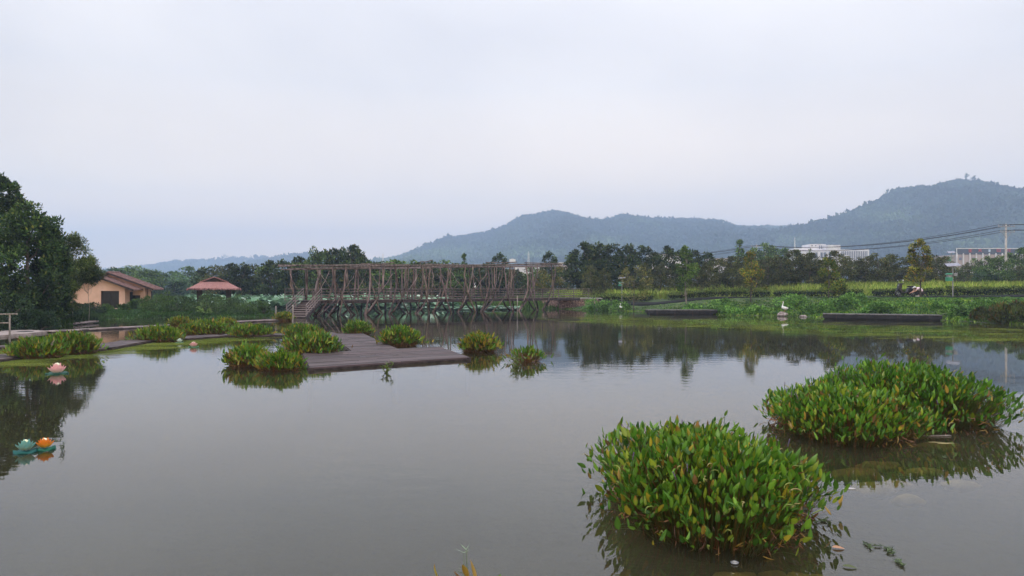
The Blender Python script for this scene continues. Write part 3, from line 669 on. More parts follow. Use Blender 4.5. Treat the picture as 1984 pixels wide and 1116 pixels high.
for k, zz in enumerate((.36, .0)): mb = MB(); mb.tube([(x0 - bx, 0, zz), ((x1 if k == 0 else (19 - 992) / F * by) - bx, 0, zz + .03)], .028, 6); mb.build('rail', M['pale_bark'], e)

# ------------------------------------------------------------------ the small salmon house
hx, hy = -33.5, 60.0; hz0 = .32
e = empty('salmon_house', (hx, hy, hz0)); tag(e, 'small salmon plastered house with two red gabled roofs on the left bank', 'house')
def gable_wall(mb, x0, x1, xp, zl, zr, zp, y, th, holes=(), c=(1, 1, 1)):
    "front wall in the x-z plane at y, thickness th, with rectangular openings (x0,x1,z0,z1) that do not overlap in x"
    cuts = sorted({x0, x1, xp, *[h[0] for h in holes], *[h[1] for h in holes]})
    top = lambda x: zl + (zp - zl) * (x - x0) / (xp - x0) if x <= xp else zp + (zr - zp) * (x - xp) / (x1 - xp)
    for a, b in zip(cuts[:-1], cuts[1:]):
        h = next((h for h in holes if h[0] <= a and b <= h[1]), None)
        spans = [(-.6, None)] if h is None else [(-.6, h[2]), (h[3], None)]
        for lo, hi in spans:
            za = top(a) if hi is None else hi; zb = top(b) if hi is None else hi
            vs = [(a, y, lo), (b, y, lo), (b, y, zb), (a, y, za), (a, y + th, lo), (b, y + th, lo), (b, y + th, zb), (a, y + th, za)]
            mb.add(vs, [(0, 1, 2, 3), (7, 6, 5, 4), (0, 4, 5, 1), (1, 5, 6, 2), (2, 6, 7, 3), (3, 7, 4, 0)], c)
def px2(px, D): return (px - 992) / F * D - hx
def py2(py, D): return CAM_H + (HZ - py) / F * D - hz0
w1 = (px2(195.4, 60), px2(230.7, 60), py2(597, 60), py2(563.6, 60))
mb = MB(); xl, xr_ = px2(146, 60), px2(242, 60)
sl1 = (3.0 - 1.92) / 3.0; zp1 = py2(537.5, 60)
gable_wall(mb, xl, xr_, 0, zp1 - sl1 * (0 - xl), zp1 - sl1 * xr_, zp1, 0, .2, [w1])
mb.box((xr_ - .2, .203, -.6), (xr_ - .003, 1.19, zp1 - sl1 * xr_ - .02)); mb.box((xl + .003, .203, -.6), (xl + .2, 1.19, zp1 - sl1 * -xl - .02))
fw = mb.build('wall', M['plaster'], e)
# second volume, its gable set back and to the right
x2p = px2(214, 61.2); zp2 = py2(530.5, 61.2); sl2 = (3.34 - 2.0) / 3.7; xr2 = px2(281, 61.2); xl2 = -3.0
w2 = (px2(255.7, 61.2), px2(271.6, 61.2), py2(592, 61.2), py2(572, 61.2))
mb = MB(); gable_wall(mb, xl2, xr2, x2p, zp2 - sl2 * (x2p - xl2), zp2 - sl2 * (xr2 - x2p), zp2, 1.2, .2, [w2])
mb.box((xr2 - .2, 1.403, -.6), (xr2 - .003, 2.4, zp2 - sl2 * (xr2 - x2p) - .02)); mb.build('wall', M['plaster'], e)
mb = MB(); mb.box((px2(287.5, 61.6), 1.5, -.6), (px2(291, 61.6), 1.75, zp2 - sl2 * (px2(290, 61.6) - x2p))); mb.build('porch_post', M['plaster'], e)
mb = MB(); mb.box((xr_ + .01, .75, -.3), (xr_ + .05, 1.15, 1.45)); mb.build('side_door', M['dark'], e)
mb = MB(); mb.box((xr2 + .01, 1.6, -.3), (xr2 + .05, 2.3, 1.5)); mb.build('porch_door', M['dark'], e)
def roof(xc, zc, sl, half_l, half_r, y0, y1, name='roof'):
    mb = MB(); th = .09
    for s_, hw in ((-1, half_l), (1, half_r)):
        vs = []
        for y in (y0, y1):
            for (x, z) in ((xc, zc), (xc + s_ * hw, zc - sl * hw), (xc + s_ * hw, zc - sl * hw + th), (xc, zc + th)): vs.append((x, y, z))
        f = [(0, 1, 2, 3), (7, 6, 5, 4), (0, 4, 5, 1), (1, 5, 6, 2), (2, 6, 7, 3)]
        mb.add(vs, f if s_ < 0 else [q[::-1] for q in f])
        # ribs of the tile courses
        n = int((y1 - y0) / .28)
        for k in range(n + 1):
            y = y0 + (y1 - y0) * k / n; a = (xc, y, zc + th + .012); b = (xc + s_ * hw, y, zc - sl * hw + th + .012); mb.bar(a, b, .07, .045)
    ro = mb.build(name, M['roof_tile'], e)
    rb = MB(); rb.tube([(xc, y0 - .02, zc + th + .03), (xc, y1 + .02, zc + th + .03)], .07, 8); rb.build('ridge_cap', M['roof_tile'], ro)
    fb = MB()
    for s_, hw in ((-1, half_l), (1, half_r)): fb.bar((xc, y0 - .025, zc + .02), (xc + s_ * hw, y0 - .025, zc - sl * hw + .02), .04, .13)
    fb.build('verge_board', M['dark_wood'], ro)
roof(0, zp1 + .02, sl1, 3.0, 2.98, -.35, 1.19); roof(x2p, zp2 + .02, sl2, 3.7, 3.72, .85, 2.65)
for (a, b, c, d), yy in ((w1, .08), (w2, 1.28)):
    mb = MB(); mb.box((a + .04, yy, c + .04), (b - .04, yy + .03, d - .04)); wn = mb.build('window', M['glass'], e)
    mb = MB(); t = .045
    mb.box((a, yy - .02, c), (a + t, yy + .05, d)); mb.box((b - t, yy - .02, c), (b, yy + .05, d)); mb.box((a + t, yy - .02, c), (b - t, yy + .05, c + t)); mb.box((a + t, yy - .02, d - t), (b - t, yy + .05, d))
    mb.box(((a + b) / 2 - .015, yy - .018, c + t), ((a + b) / 2 + .015, yy - .002, d - t)); zc = c + (d - c) * .7
    mb.box((a + t, yy - .016, zc - .015), (b - t, yy - .003, zc + .015)); mb.build('frame', M['dark'], wn)

# ------------------------------------------------------------------ thatched pavilion
D0 = 62.0; pxc = (415 - 992) / F * D0; pz = .45; e = empty('thatched_pavilion', (pxc, D0, pz), rz=.383); tag(e, 'open pavilion with a reddish thatched hip roof left of the bridge', 'pavilion')
zz = lambda py: CAM_H + (HZ - py) / F * D0 - pz
def frust(mb, w0, d0, z0, w1, d1, z1, n=9):
    rr = random.Random(5)
    lo = []; hi = []
    cs0 = [(-w0, -d0), (w0, -d0), (w0, d0), (-w0, d0)]; cs1 = [(-w1, -d1), (w1, -d1), (w1, d1), (-w1, d1)]
    for i in range(4):
        for k in range(n):
            t = k / n; a = cs0[i]; b = cs0[(i + 1) % 4]; c = cs1[i]; d = cs1[(i + 1) % 4]
            lo.append((a[0] + (b[0] - a[0]) * t, a[1] + (b[1] - a[1]) * t, z0 + rr.uniform(-.05, .03))); hi.append((c[0] + (d[0] - c[0]) * t, c[1] + (d[1] - c[1]) * t, z1))
    m_ = len(lo); mb.add(lo + hi, [(i, (i + 1) % m_, m_ + (i + 1) % m_, m_ + i) for i in range(m_)] + [list(range(m_))[::-1], list(range(m_, 2 * m_))])
mb = MB(); frust(mb, 1.98, 1.7, zz(559), 1.0, .75, zz(546)); rf = mb.build('roof', M['thatch'], e)
mb = MB(); z0, z1 = zz(547), zz(537.5)
vs = [(-1.05, -.8, z0), (1.05, -.8, z0), (1.05, .8, z0), (-1.05, .8, z0), (0, -.8, z1), (0, .8, z1)]
mb = MB(); mb.add([(-1.0, -.72, z0), (1.0, -.72, z0), (0, -.72, z1 - .05), (-1.0, .72, z0), (1.0, .72, z0), (0, .72, z1 - .05)], [(0, 1, 2), (5, 4, 3), (0, 3, 4, 1)]); mb.build('gable_panel', M['dark_wood'], rf)
mb = MB()
for s_ in (-1, 1):
    a0 = (s_ * 1.12, -.85, z0 - .04); a1 = (0, -.85, z1); b0 = (s_ * 1.12, .85, z0 - .04); b1 = (0, .85, z1); t = (0, 0, .07)
    vs = [a0, a1, b1, b0] + [(p[0], p[1], p[2] + .08) for p in (a0, a1, b1, b0)]
    f = [(0, 1, 2, 3), (7, 6, 5, 4), (0, 4, 5, 1), (1, 5, 6, 2), (2, 6, 7, 3), (3, 7, 4, 0)]; mb.add(vs, f)
mb.build('gablet_roof', M['thatch'], rf)
fr_parts = []
# shaggy thatch ends along the eaves
r = np.random.default_rng(3); n = 520; a = r.random(n) * 4; i = a.astype(int); t = a - i; cs = np.array([(-1.98, -1.7), (1.98, -1.7), (1.98, 1.7), (-1.98, 1.7), (-1.98, -1.7)])
pt = cs[i] + (cs[i + 1] - cs[i]) * t[:, None]; pt = np.concatenate([pt, np.full((n, 1), zz(559) + .04)], 1); u = np.concatenate([unit(pt[:, :2]) * .6, np.full((n, 1), -.8)], 1)
link('thatch_fringe', cloud_mesh('thatch_fringe', [leaves(pt, u, .16 + .1 * r.random(n), .10, pick(n, [(.36, .19, .17), (.22, .11, .10)], [2, 1], r), QUAD, None, r)]), M['leaf'], rf)
for sx in (-1.12, 1.12):
    for sy in (-1.0, 1.0): mb = MB(); mb.box((sx - .19, sy - .19, -.5), (sx + .19, sy + .19, zz(559) - .02)); mb.build('pillar', M['dark_wood'], e)
mb = MB(); mb.box((-1.5, -1.25, zz(559) - .06), (1.5, -1.05, zz(559) + .07)); mb.build('eave_beam', M['dark_wood'], e)
mb = MB(); mb.box((-1.7, -1.5, -.5), (1.7, 1.5, .08)); mb.build('floor', M['concrete'], e)

# ------------------------------------------------------------------ the timber bridge
BL = np.array([-16.3, 53.4]); BR = np.array([6.6, 73.4])        # near edge line of the deck
bd = (BR - BL); BLEN = np.linalg.norm(bd); bd /= BLEN; bn = np.array([-bd[1], bd[0]])   # bn points to the far side
BW = 2.0
def bridge_t(px):  # distance along the near edge where it shows at this pixel column
    k = (px - 992) / F; return (k * BL[1] - BL[0]) / (bd[0] - k * bd[1])
def bp(t, side, z): q = BL + bd * t + bn * side; return (q[0] - BL[0], q[1] - BL[1], z)
def bz_(px, py, side=0):  # height of a point on the near plane at this pixel
    t = bridge_t(px); q = BL + bd * t; return CAM_H + (HZ - py) / F * q[1]
e = empty('timber_bridge', (BL[0], BL[1], 0)); tag(e, 'weathered footbridge of leaning crossed poles over the pond with stairs at its left end', 'bridge')
ZD = 1.16
t0 = bridge_t(612); t1 = BLEN + .2
mb = MB(); rr = random.Random(2); nb_ = int((t1 - t0) / .16)
for i in range(nb_):
    a = t0 + (t1 - t0) * i / nb_; b = a + .15; f = rr.uniform(.6, 1.3)
    mb.prism([bp(a, -.05, 0), bp(b, -.05, 0), bp(b, BW + .05, 0), bp(a, BW + .05, 0)], ZD - .04, ZD + rr.uniform(-.005, .01), (f, f, f))
mb.build('deck_boards', M['pole_wood'], e)
for s_ in (0, BW):
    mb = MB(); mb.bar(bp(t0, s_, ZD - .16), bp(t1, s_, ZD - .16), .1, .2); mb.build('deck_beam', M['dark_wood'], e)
# railings: four thin rails each side on short posts
tl = bridge_t(575)
for s_ in (-.02, BW + .02):
    ra = MB() ; ta = t0 if s_ < 0 else tl
    for k in range(4):
        zz_ = ZD + .18 + k * .22; mb = MB(); pts = [bp(ta + (t1 + 1.4 - ta) * i / 14, s_, zz_ + rr.uniform(-.015, .015)) for i in range(15)]
        mb.tube(pts, .028 if k < 3 else .036, 5); mb.build('rail', M['pole_wood'], e)
    n = 14
    for i in range(n + 1):
        t = ta + (t1 + 1.2 - ta) * i / n; mb = MB(); mb.tube([bp(t, s_, ZD - .1), bp(t + rr.uniform(-.03, .03), s_, ZD + .9)], .035, 5); mb.build('railing_post', M['pole_wood'], e)
# landing behind the stair head at the left
mb = MB(); mb.prism([bp(tl, .1, 0), bp(t0 + .1, -.05, 0), bp(t0 + .1, BW, 0), bp(tl, BW, 0)], ZD - .05, ZD - .012); mb.build('landing', M['dark_wood'], e)
# trestle poles. feet (pixel x) of the near frames, and tops
feet = [600, 631, 657, 703, 751, 800, 837, 884, 930.5, 1002, 1050]
tops = [561, 612, 643, 668, 692, 713, 738, 762, 789, 814, 849, 875, 896, 914, 935, 968, 1017, 1066]
zt_ = lambda px: bz_(px, 516.5 if px > 700 else 518)
def pole(p0, p1, r0=.07, bow=0, n=6, name='pole', mat='pole_wood', mid=None):
    p0 = Vector(p0); p1 = Vector(p1); pts = []
    for i in range(n + 1):
        t = i / n; q = p0.lerp(p1, t)
        if mid is not None:
            q = p0 * (1 - t) ** 2 + Vector(mid) * 2 * t * (1 - t) + p1 * t * t
        pts.append(q + Vector((rr.gauss(0, .028), rr.gauss(0, .028), 0)))
    cv = rr.uniform(.65, 1.5); mb = MB(); mb.tube(pts, [r0 * (1.1 - .35 * i / n) for i in range(n + 1)], 6, (cv, cv * rr.uniform(.86, 1.02), cv * rr.uniform(.82, 1.04))); return mb.build(name, M[mat], e, smooth=True)
def near(px, py, side=0):
    t = bridge_t(px); return bp(t, side, bz_(px, py))
# near side: each foot sends a long pole up-left, one nearly upright, one up-right; read off the photograph
near_poles = [  # (top x, deck x, foot x)
    (612, 610.5, 602), (622, 603, 598), (640, 633, 612), (643, 662, 690), (668, 661, 660), (668, 655, 633), (672, 680, 704), (668, 645, 612),
    (713, 712, 708), (717, 726, 750), (741, 727, 704), (763, 761, 753), (766, 777, 799), (789, 775, 752), (814, 812, 805), (816, 826, 836), (835, 825, 806), (849, 847, 840),
    (852, 863, 882), (875, 851, 838), (896, 895, 886), (899, 908, 930), (914, 899, 886), (943, 940, 932), (972, 955, 934), (960, 947, 930), (987, 974, 950), (975, 984, 1001), (1017, 1015, 1004),
    (1019, 1029, 1049), (1066, 1062, 1051), (1040, 1022, 1004)]
foot_y = lambda px: float(np.interp(px, [595, 660, 800, 930, 1060], [614.5, 611, 608.5, 603.5, 598.5]))
for tx, dx, fx in near_poles:
    dyp = float(np.interp(dx, [560, 1120], [583, 575])); side = -.12
    T = near(tx, 516, side); T = (T[0], T[1], zt_(tx) + .34 * rr.random() ** 2); Dk = near(dx, dyp, -.16); Fp = near(fx, foot_y(fx), .35); Fp = (Fp[0], Fp[1], -.35)
    mb = MB(); pts = [Vector(Fp), Vector(Fp).lerp(Vector(Dk), .5) + Vector((0, 0, -.06)) + (Vector(Dk) - Vector(T)).normalized() * -.02, Vector(Dk)]
    v0, v1, v2 = Vector(Fp), Vector(Dk), Vector(T); P1 = []
    for i in range(11):
        t = i / 10; td = .36; c = (Vector(Dk) - v0 * (1 - td) ** 2 - v2 * td ** 2) / (2 * td * (1 - td)); P1.append(v0 * (1 - t) ** 2 + c * 2 * t * (1 - t) + v2 * t * t + Vector((rr.gauss(0, .03), rr.gauss(0, .03), 0)))
    rad = rr.uniform(.04, .078); cv = rr.uniform(.65, 1.5); mb.tube(P1, [rad * (1.15 - .04 * i) * rr.uniform(.9, 1.12) for i in range(11)], 6, (cv, cv * rr.uniform(.86, 1.02), cv * rr.uniform(.82, 1.04))); mb.build('pole', M['pole_wood'], e, smooth=True)
# far side: upright and slightly leaning poles from the far deck edge to the far top beam
far_poles = [(561, 569), (563, 570), (592, 593), (596, 594), (618, 612), (620, 624), (646, 650), (650, 649), (690, 686), (693, 694), (736, 733), (741, 744), (758, 757), (780, 779), (787, 789), (785, 784), (803, 799), (806, 804),
             (820, 817), (825, 826), (834, 828), (870, 863), (873, 872), (911, 909), (916, 919), (928, 934), (941, 945), (956, 961), (992, 990), (988, 983), (1031, 1035), (1028, 1027), (1076, 1071), (996, 994), (952, 957)]
for tx, bx_ in far_poles:
    def fp(px, z):
        k = (px - 992) / F; o2 = BL + bn * (BW + .1); t = (k * o2[1] - o2[0]) / (bd[0] - k * bd[1]); return bp(t, BW + .1, z)
    pole(fp(bx_, ZD - .12), fp(tx, float(np.interp(tx, [560, 1080], [3.62, 4.35])) - .06), rr.uniform(.055, .085))
# dark struts under the deck, fanning from each foot
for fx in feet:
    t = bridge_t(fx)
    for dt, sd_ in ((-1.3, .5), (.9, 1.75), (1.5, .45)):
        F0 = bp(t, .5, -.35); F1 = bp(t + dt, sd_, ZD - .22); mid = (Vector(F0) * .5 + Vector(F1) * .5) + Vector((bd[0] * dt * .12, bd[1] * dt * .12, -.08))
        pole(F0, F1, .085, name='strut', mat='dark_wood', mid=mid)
# top beams: pairs of long thin logs, overlapping and never quite level
for s_, off in ((-.12, 0), (BW + .1, 0), (BW * .5, -.06)):
    ts = np.linspace(tl if s_ > 0 else bridge_t(612) - .4, bridge_t(1080), 6)
    for k in range(5):
        a, b = ts[k] - .5, ts[k + 1] + .5
        za = lambda t: float(np.interp(t, [tl, bridge_t(1080)], [3.60, 4.36])) + off
        mb = MB(); dz = rr.uniform(-.16, .2); mb.tube([bp(a, s_ + rr.uniform(-.04, .04), za(a) + dz), bp(b, s_ + rr.uniform(-.04, .04), za(b) + dz + rr.uniform(-.05, .05))], .055, 6); mb.build('top_beam', M['pole_wood'], e)
        if s_ != BW * .5:
            mb = MB(); mb.tube([bp(a + .2, s_, za(a) - .12), bp(b - .2, s_, za(b) - .16 + rr.uniform(-.05, .05))], .042, 6); mb.build('top_beam', M['grey_wood'], e)
for (xa, xb, up_, sd_) in ((698, 762, .22, -.1), (812, 836, .34, -.15), (735, 800, .15, BW + .1), (940, 1000, .25, -.1), (1015, 1085, .20, -.12), (640, 700, .12, -.1), (562, 618, .12, BW), (850, 905, .18, BW + .1), (560, 600, -.1, -.2)):
    ta_, tb_ = bridge_t(xa), bridge_t(xb); mb = MB(); z_ = float(np.interp(ta_, [tl, bridge_t(1080)], [3.60, 4.36])) + up_
    mb.tube([bp(ta_, sd_, z_), bp((ta_ + tb_) / 2, sd_ + rr.uniform(-.05, .05), z_ + rr.uniform(-.04, .06)), bp(tb_, sd_, z_ + .07 + rr.uniform(-.1, .1))], .05, 6); mb.build('top_beam', M['pole_wood'], e)
for tx in tops:
    t = bridge_t(tx); z = float(np.interp(t, [tl, bridge_t(1080)], [3.60, 4.36])); mb = MB(); mb.tube([bp(t, -.35, z + .05), bp(t + rr.uniform(-.3, .3), BW + .4, z + .08)], .045, 6); mb.build('tie_beam', M['pole_wood'], e)
# thin slack canes crossing between the poles
for (ax_, ay_, bx_, by_) in ((564, 531, 577, 559), (640, 524, 612, 572), (692, 524, 668, 560), (695, 527, 712, 562), (717, 527, 746, 565), (711, 524, 690, 568), (789, 526, 810, 563), (833, 536, 846, 562), (848, 530, 872, 566), (890, 545, 878, 560),
                         (835, 522, 806, 570), (970, 524, 960, 558), (1037, 538, 1062, 562), (620, 528, 650, 566), (668, 530, 700, 568), (742, 528, 770, 566), (762, 530, 735, 568), (876, 528, 905, 566), (915, 528, 945, 566), (943, 530, 915, 566), (1000, 530, 975, 562), (1020, 526, 1045, 566), (815, 524, 790, 565), (852, 527, 888, 572), (898, 530, 910, 548), (1017, 552, 1000, 562)):
    a, b = near(ax_, ay_, .05), near(bx_, by_, .05); mid = (Vector(a) + Vector(b)) / 2 + Vector((0, 0, -.22)); pole(a, b, .02, mid=mid, name='cane', mat='grey_wood')
# stairs at the left end
sx0, sy0 = P(577, 616, 0)[0], P(577, 616, 0)[1]; st = np.array([sx0, sy0]); tp = np.array([BL[0] + bd[0] * (t0 + .1) + bn[0] * .55, BL[1] + bd[1] * (t0 + .1) + bn[1] * .55])
sdv = tp - st; SL = np.linalg.norm(sdv); sdv /= SL; sn = np.array([-sdv[1], sdv[0]]); ns = 8
def sp_(u, v, z): q = st + sdv * u + sn * v; return (q[0] - BL[0], q[1] - BL[1], z)
for i in range(ns):
    u = SL * i / ns; z = ZD * (i + 1) / ns - .02; mb = MB(); mb.prism([sp_(u, -.55, 0), sp_(u + SL / ns - .01, -.55, 0), sp_(u + SL / ns - .01, .75, 0), sp_(u, .75, 0)], z - .05, z); mb.build('step', M['grey_wood'], e)
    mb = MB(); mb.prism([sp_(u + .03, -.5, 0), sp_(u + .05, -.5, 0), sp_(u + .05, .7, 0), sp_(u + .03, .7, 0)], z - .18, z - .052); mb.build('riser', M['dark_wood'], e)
for v in (-.58, .78):
    mb = MB(); mb.bar(sp_(-.05, v, -.02), sp_(SL, v, ZD - .08), .06, .24); mb.build('stringer', M['dark_wood'], e)
    for k in range(4):
        h = .22 + .22 * k; mb = MB(); mb.tube([sp_(-.1, v, h), sp_(SL * .5, v, ZD / 2 + h + .01), sp_(SL, v, ZD + h)], .024, 5); mb.build('stair_rail', M['grey_wood'], e)
    for u in (0, SL * .5, SL): mb = MB(); mb.tube([sp_(u, v, -.6 if u == 0 else ZD * u / SL - .2), sp_(u, v, ZD * u / SL + .92)], .035, 6); mb.build('stair_post', M['grey_wood'], e)
for px, py in ((567, 624), (534, 617)):
    p_ = P(px, py, 0); mb = MB(); mb.tube([(0, 0, -.8), (.02, 0, 1.05 if px > 550 else .85)], .04, 6, cap=True)
    mb.tube([(0, 0, -.8), (.0, 0, -.7)], .05, 6); o_ = mb.build('mooring_post', M['pale_bark'], smooth=True); o_.location = p_
    tag(o_, 'pale thin post in the water beside the foot of the bridge stairs' if px > 550 else 'pale thin post at the right end of the thin far boardwalk', 'post')
p_ = P(1002, 607, 0); mb = MB(); mb.tube([(0, 0, -.8), (.02, 0, 1.45)], .035, 6); mb.tube([(0.02, 0, 1.45), (.02, 0, 1.48)], .05, 6); o_ = mb.build('gauge_post', M['pale_bark'], smooth=True); o_.location = p_; tag(o_, 'pale upright stake in the water under the right part of the bridge', 'post')
# stone abutment at the right end
a0 = np.array(P(1085, 598.8, 0)[:2]); a1 = np.array([(1150 - 992) / F * 75, 75.0]); e2_ = empty('stone_abutment', (a0[0], a0[1], 0)); tag(e2_, 'rubble stone abutment carrying the right end of the bridge', 'abutment')
w = a1 - a0; w /= np.linalg.norm(w); wn_ = np.array([-w[1], w[0]]); rr = random.Random(12)
mb = MB(); q = [(0, 0), tuple(w * 4.2), tuple(w * 4.2 + wn_ * 5), tuple(wn_ * 5)]; mb.prism(q, -.8, 1.0, (.5, .45, .42)); mb.build('core', M['rubble'], e2_)
mb = MB()
for row in range(7):
    x = 0.0
    while x < 4.1:
        L = rr.uniform(.16, .34); z = row * .155 + .06 - .08; c = w * (x + L / 2) - wn_ * .03; f = rr.uniform(.6, 1.35)
        mb.blob((c[0], c[1], z), (L * .52, .10, .085), seed=rr.random() * 50, amp=.3, sub=1, c=(f, f * .95, f * .92)); x += L
    y = 0.0
    while y < 4.8:
        L = rr.uniform(.16, .34); z = row * .155 + .06 - .08; c = wn_ * (y + L / 2) - w * .03; f = rr.uniform(.6, 1.35)
        mb.blob((c[0], c[1], z), (.10, L * .52, .085), seed=rr.random() * 50, amp=.3, sub=1, c=(f, f * .95, f * .92)); y += L
mb.build('facing_stones', M['rubble'], e2_)
mb = MB(); mb.prism([tuple(-w * .12 - wn_ * .12), tuple(w * 4.6 - wn_ * .12), tuple(w * 4.6 + wn_ * 5), tuple(-w * .12 + wn_ * 5)], 1.0, 1.1); mb.build('cap_slab', M['path'], e2_)

# ------------------------------------------------------------------ black floating docks on the right bank
def dock(px0, px1, yb, yt, depth, label, skew=0.0):
    a = P(px0, yb, 0); b = P(px1, yb + skew, 0); h = (yb - yt) / F * a[1]; e = empty('floating_dock', tuple((a + b) / 2)); tag(e, label, 'dock', 'black floating docks by the right bank')
    d = (b - a)[:2]; L = np.linalg.norm(d); ang = math.atan2(d[1], d[0]); e.rotation_euler = (0, 0, ang)
    mb = MB(); mb.box((-L / 2, 0, h * .30), (L / 2, .06, h - .05)); mb.box((-L / 2, depth - .06, h * .3), (L / 2, depth, h - .05)); mb.box((-L / 2, .06, h * .3), (-L / 2 + .06, depth - .06, h - .05)); mb.box((L / 2 - .06, .06, h * .3), (L / 2, depth - .06, h - .05))
    mb.build('side_board', M['dock'], e)
    mb = MB(); rr = random.Random(int(px0)); n = int(L / .15)
    for i in range(n):
        f = rr.uniform(.6, 1.2); mb.box((-L / 2 + L * i / n, -.03, h - .045), (-L / 2 + L * (i + .93) / n, depth + .03, h + rr.uniform(-.005, .006)), c=(f, f, f))
    mb.build('top_boards', M['dock_top'], e)
    mb = MB(); mb.box((-L / 2 + .1, .14, -.25), (L / 2 - .1, depth - .14, h * .28)); mb.build('float', M['dock'], e)
    for i in range(4):
        x = -L / 2 + L * (.12 + .26 * i); mb = MB(); mb.box((x - .03, -.045, -.1), (x + .03, -.004, h - .06)); mb.build('bracket', M['dark_wood'], e)
dock(1257, 1390, 609.8, 600.5, 1.6, 'shorter black floating dock by the right bank, nearer the bridge')
dock(1594, 1826, 618.5, 608, 1.8, 'longer black floating dock by the right bank, right of the white goose', skew=3.5)

# ------------------------------------------------------------------ trees
# big trees over the left shore
LT = [(-95, 300, 39, 2.7, 'tall dark tree at the left edge, cut off by the frame', DARK), (-8, 338, 40, 1.75, 'tallest dark green tree of the left shore', DARK), (55, 396, 38, 1.75, 'broad dark tree right of the tallest one on the left shore', GREEN),
      (98, 446, 39, 1.0, 'lower leafy tree on the left shore beside the bamboo', GREEN)]
DG = ([(.026, .056, .018), (.046, .09, .024), (.085, .145, .034), (.16, .18, .04)], [4, 4, 2.5, .4])
for i, (px, top, D, rad, lab, _) in enumerate(LT):
    b, h = fit(px, top, D); special_tree('shade_tree', b, h, rad, lab, cols=DG, nclus=int(70 + rad * 40), nleaf=int(7000 + rad * 5200), ll=.20, lw=.10, z0=.10, r0=.14, seed=40 + i, crad=.22, clusvar=.35,
                                               prof=lambda t: max(.2, (1 - t ** 2.6) ** .5 * (.75 + .35 * t)))
b, h = fit(118, 515, 43.5); special_tree('shade_tree', b, h, .85, 'low leafy tree filling the gap under the bamboo left of the house', cols=DG, nclus=40, nleaf=5000, ll=.18, lw=.09, z0=.04, r0=.06, seed=55)
BAM = ([(.045, .075, .016), (.075, .115, .022), (.12, .16, .03), (.16, .18, .05)], [3, 4, 3, 1])
for i, (px, top, D, rad, z0_, lab) in enumerate([(118, 476, 41, .75, .15, 'bamboo clump rising between the dark trees and the house'), (143, 455, 42.5, 1.0, .48, 'tallest feathery bamboo clump left of the house'),
                                          (172, 500, 44, .72, .64, 'rounded bamboo top just above the left end of the house')]):
    b, h = fit(px, top, D); special_tree('bamboo_clump', b, h, rad, lab, 'bamboo', cols=BAM, nclus=60, nleaf=9500, ll=.17, lw=.04, z0=z0_, r0=.022, seed=60 + i, crad=.3, droop=.5, nb=24, bark='pale_bark', prof=oval_p if i else round_p)
def bush(px, D, hh, w, label, cols=GREEN, nl=1500, ll=.15, lw=.07, seed=0, group=None, name='bush', z0=0.0, nc=16, clusvar=.25, cat='bush', up=.5):
    b = on_ground(px, D); e = empty(name, b); tag(e, label, cat, group)
    parts, cs = crown(hh, w, bush_p, nc, nl, ll, lw, cols[0], cols[1], abs(seed * 7 + int(px * 3 + D)), crad=.36, z0=z0, clusvar=clusvar, up=up)
    link('foliage', cloud_mesh('foliage', parts), M['leaf'], e)
    mb = MB(); rr = random.Random(seed)
    for c in cs[:6]: mb.tube([(c[0] * .1, c[1] * .1, -.1), (c[0] * .5, c[1] * .5, c[2] * .6), (c[0], c[1], c[2])], [.03, .02, .01], 4)
    mb.build('stems', M['bark'], e); return e
DKB = ([(.016, .035, .014), (.03, .06, .02), (.05, .09, .028)], [4, 4, 2])
BN = ['first', 'second', 'third', 'fourth', 'fifth', 'sixth', 'seventh', 'eighth', 'ninth', 'tenth', 'eleventh', 'twelfth', 'thirteenth', 'fourteenth', 'fifteenth', 'sixteenth', 'seventeenth', 'eighteenth', 'nineteenth', 'twentieth', 'twenty-first', 'twenty-second', 'twenty-third', 'twenty-fourth']
for i, (px, D, hh, w) in enumerate([(-60, 33, 2.4, 1.6), (-10, 35, 1.9, 1.3), (30, 37.5, 2.1, 1.4), (62, 39, 1.9, 1.2), (92, 41, 1.8, 1.2), (116, 43, 1.5, 1.0), (134, 46, 1.1, .7), (160, 50, .45, .8), (70, 36.5, .9, .8), (20, 35, .8, .7), (180, 52, .7, .8)]):
    bush(px, D, hh, w, '%s dark bush from the left edge along the left shore under the trees' % BN[i], DKB, 2600, .13, .06, i, 'bushes along the left shore')
for i, (px, D, hh, w) in enumerate([(205, 55.5, .35, .6), (262, 57, .9, .5), (283, 58, 1.05, .6), (305, 58, 1.1, .8), (330, 57.5, 1.35, .95), (352, 58, 1.0, .8), (375, 58.5, .9, .9), (398, 57.5, 1.3, .9), (420, 58.5, 1.05, .8), (442, 57.5, 1.1, .9), (465, 58, 1.25, .9), (488, 57, 1.05, .85), (510, 56.5, .85, .75), (240, 56, .4, .5), (415, 55.5, .9, 1.1), (345, 55.5, .8, 1.1), (470, 55, .85, 1.0), (290, 55.5, .5, .9)]):
    bush(px, D, hh, w, '%s feathery green shrub of the row between the house and the bridge stairs' % BN[i], ([(.035, .075, .018), (.06, .115, .025), (.10, .16, .035)], [3, 4, 2]), 1900, .16, .045, 20 + i, 'shrubs between the house and the bridge')
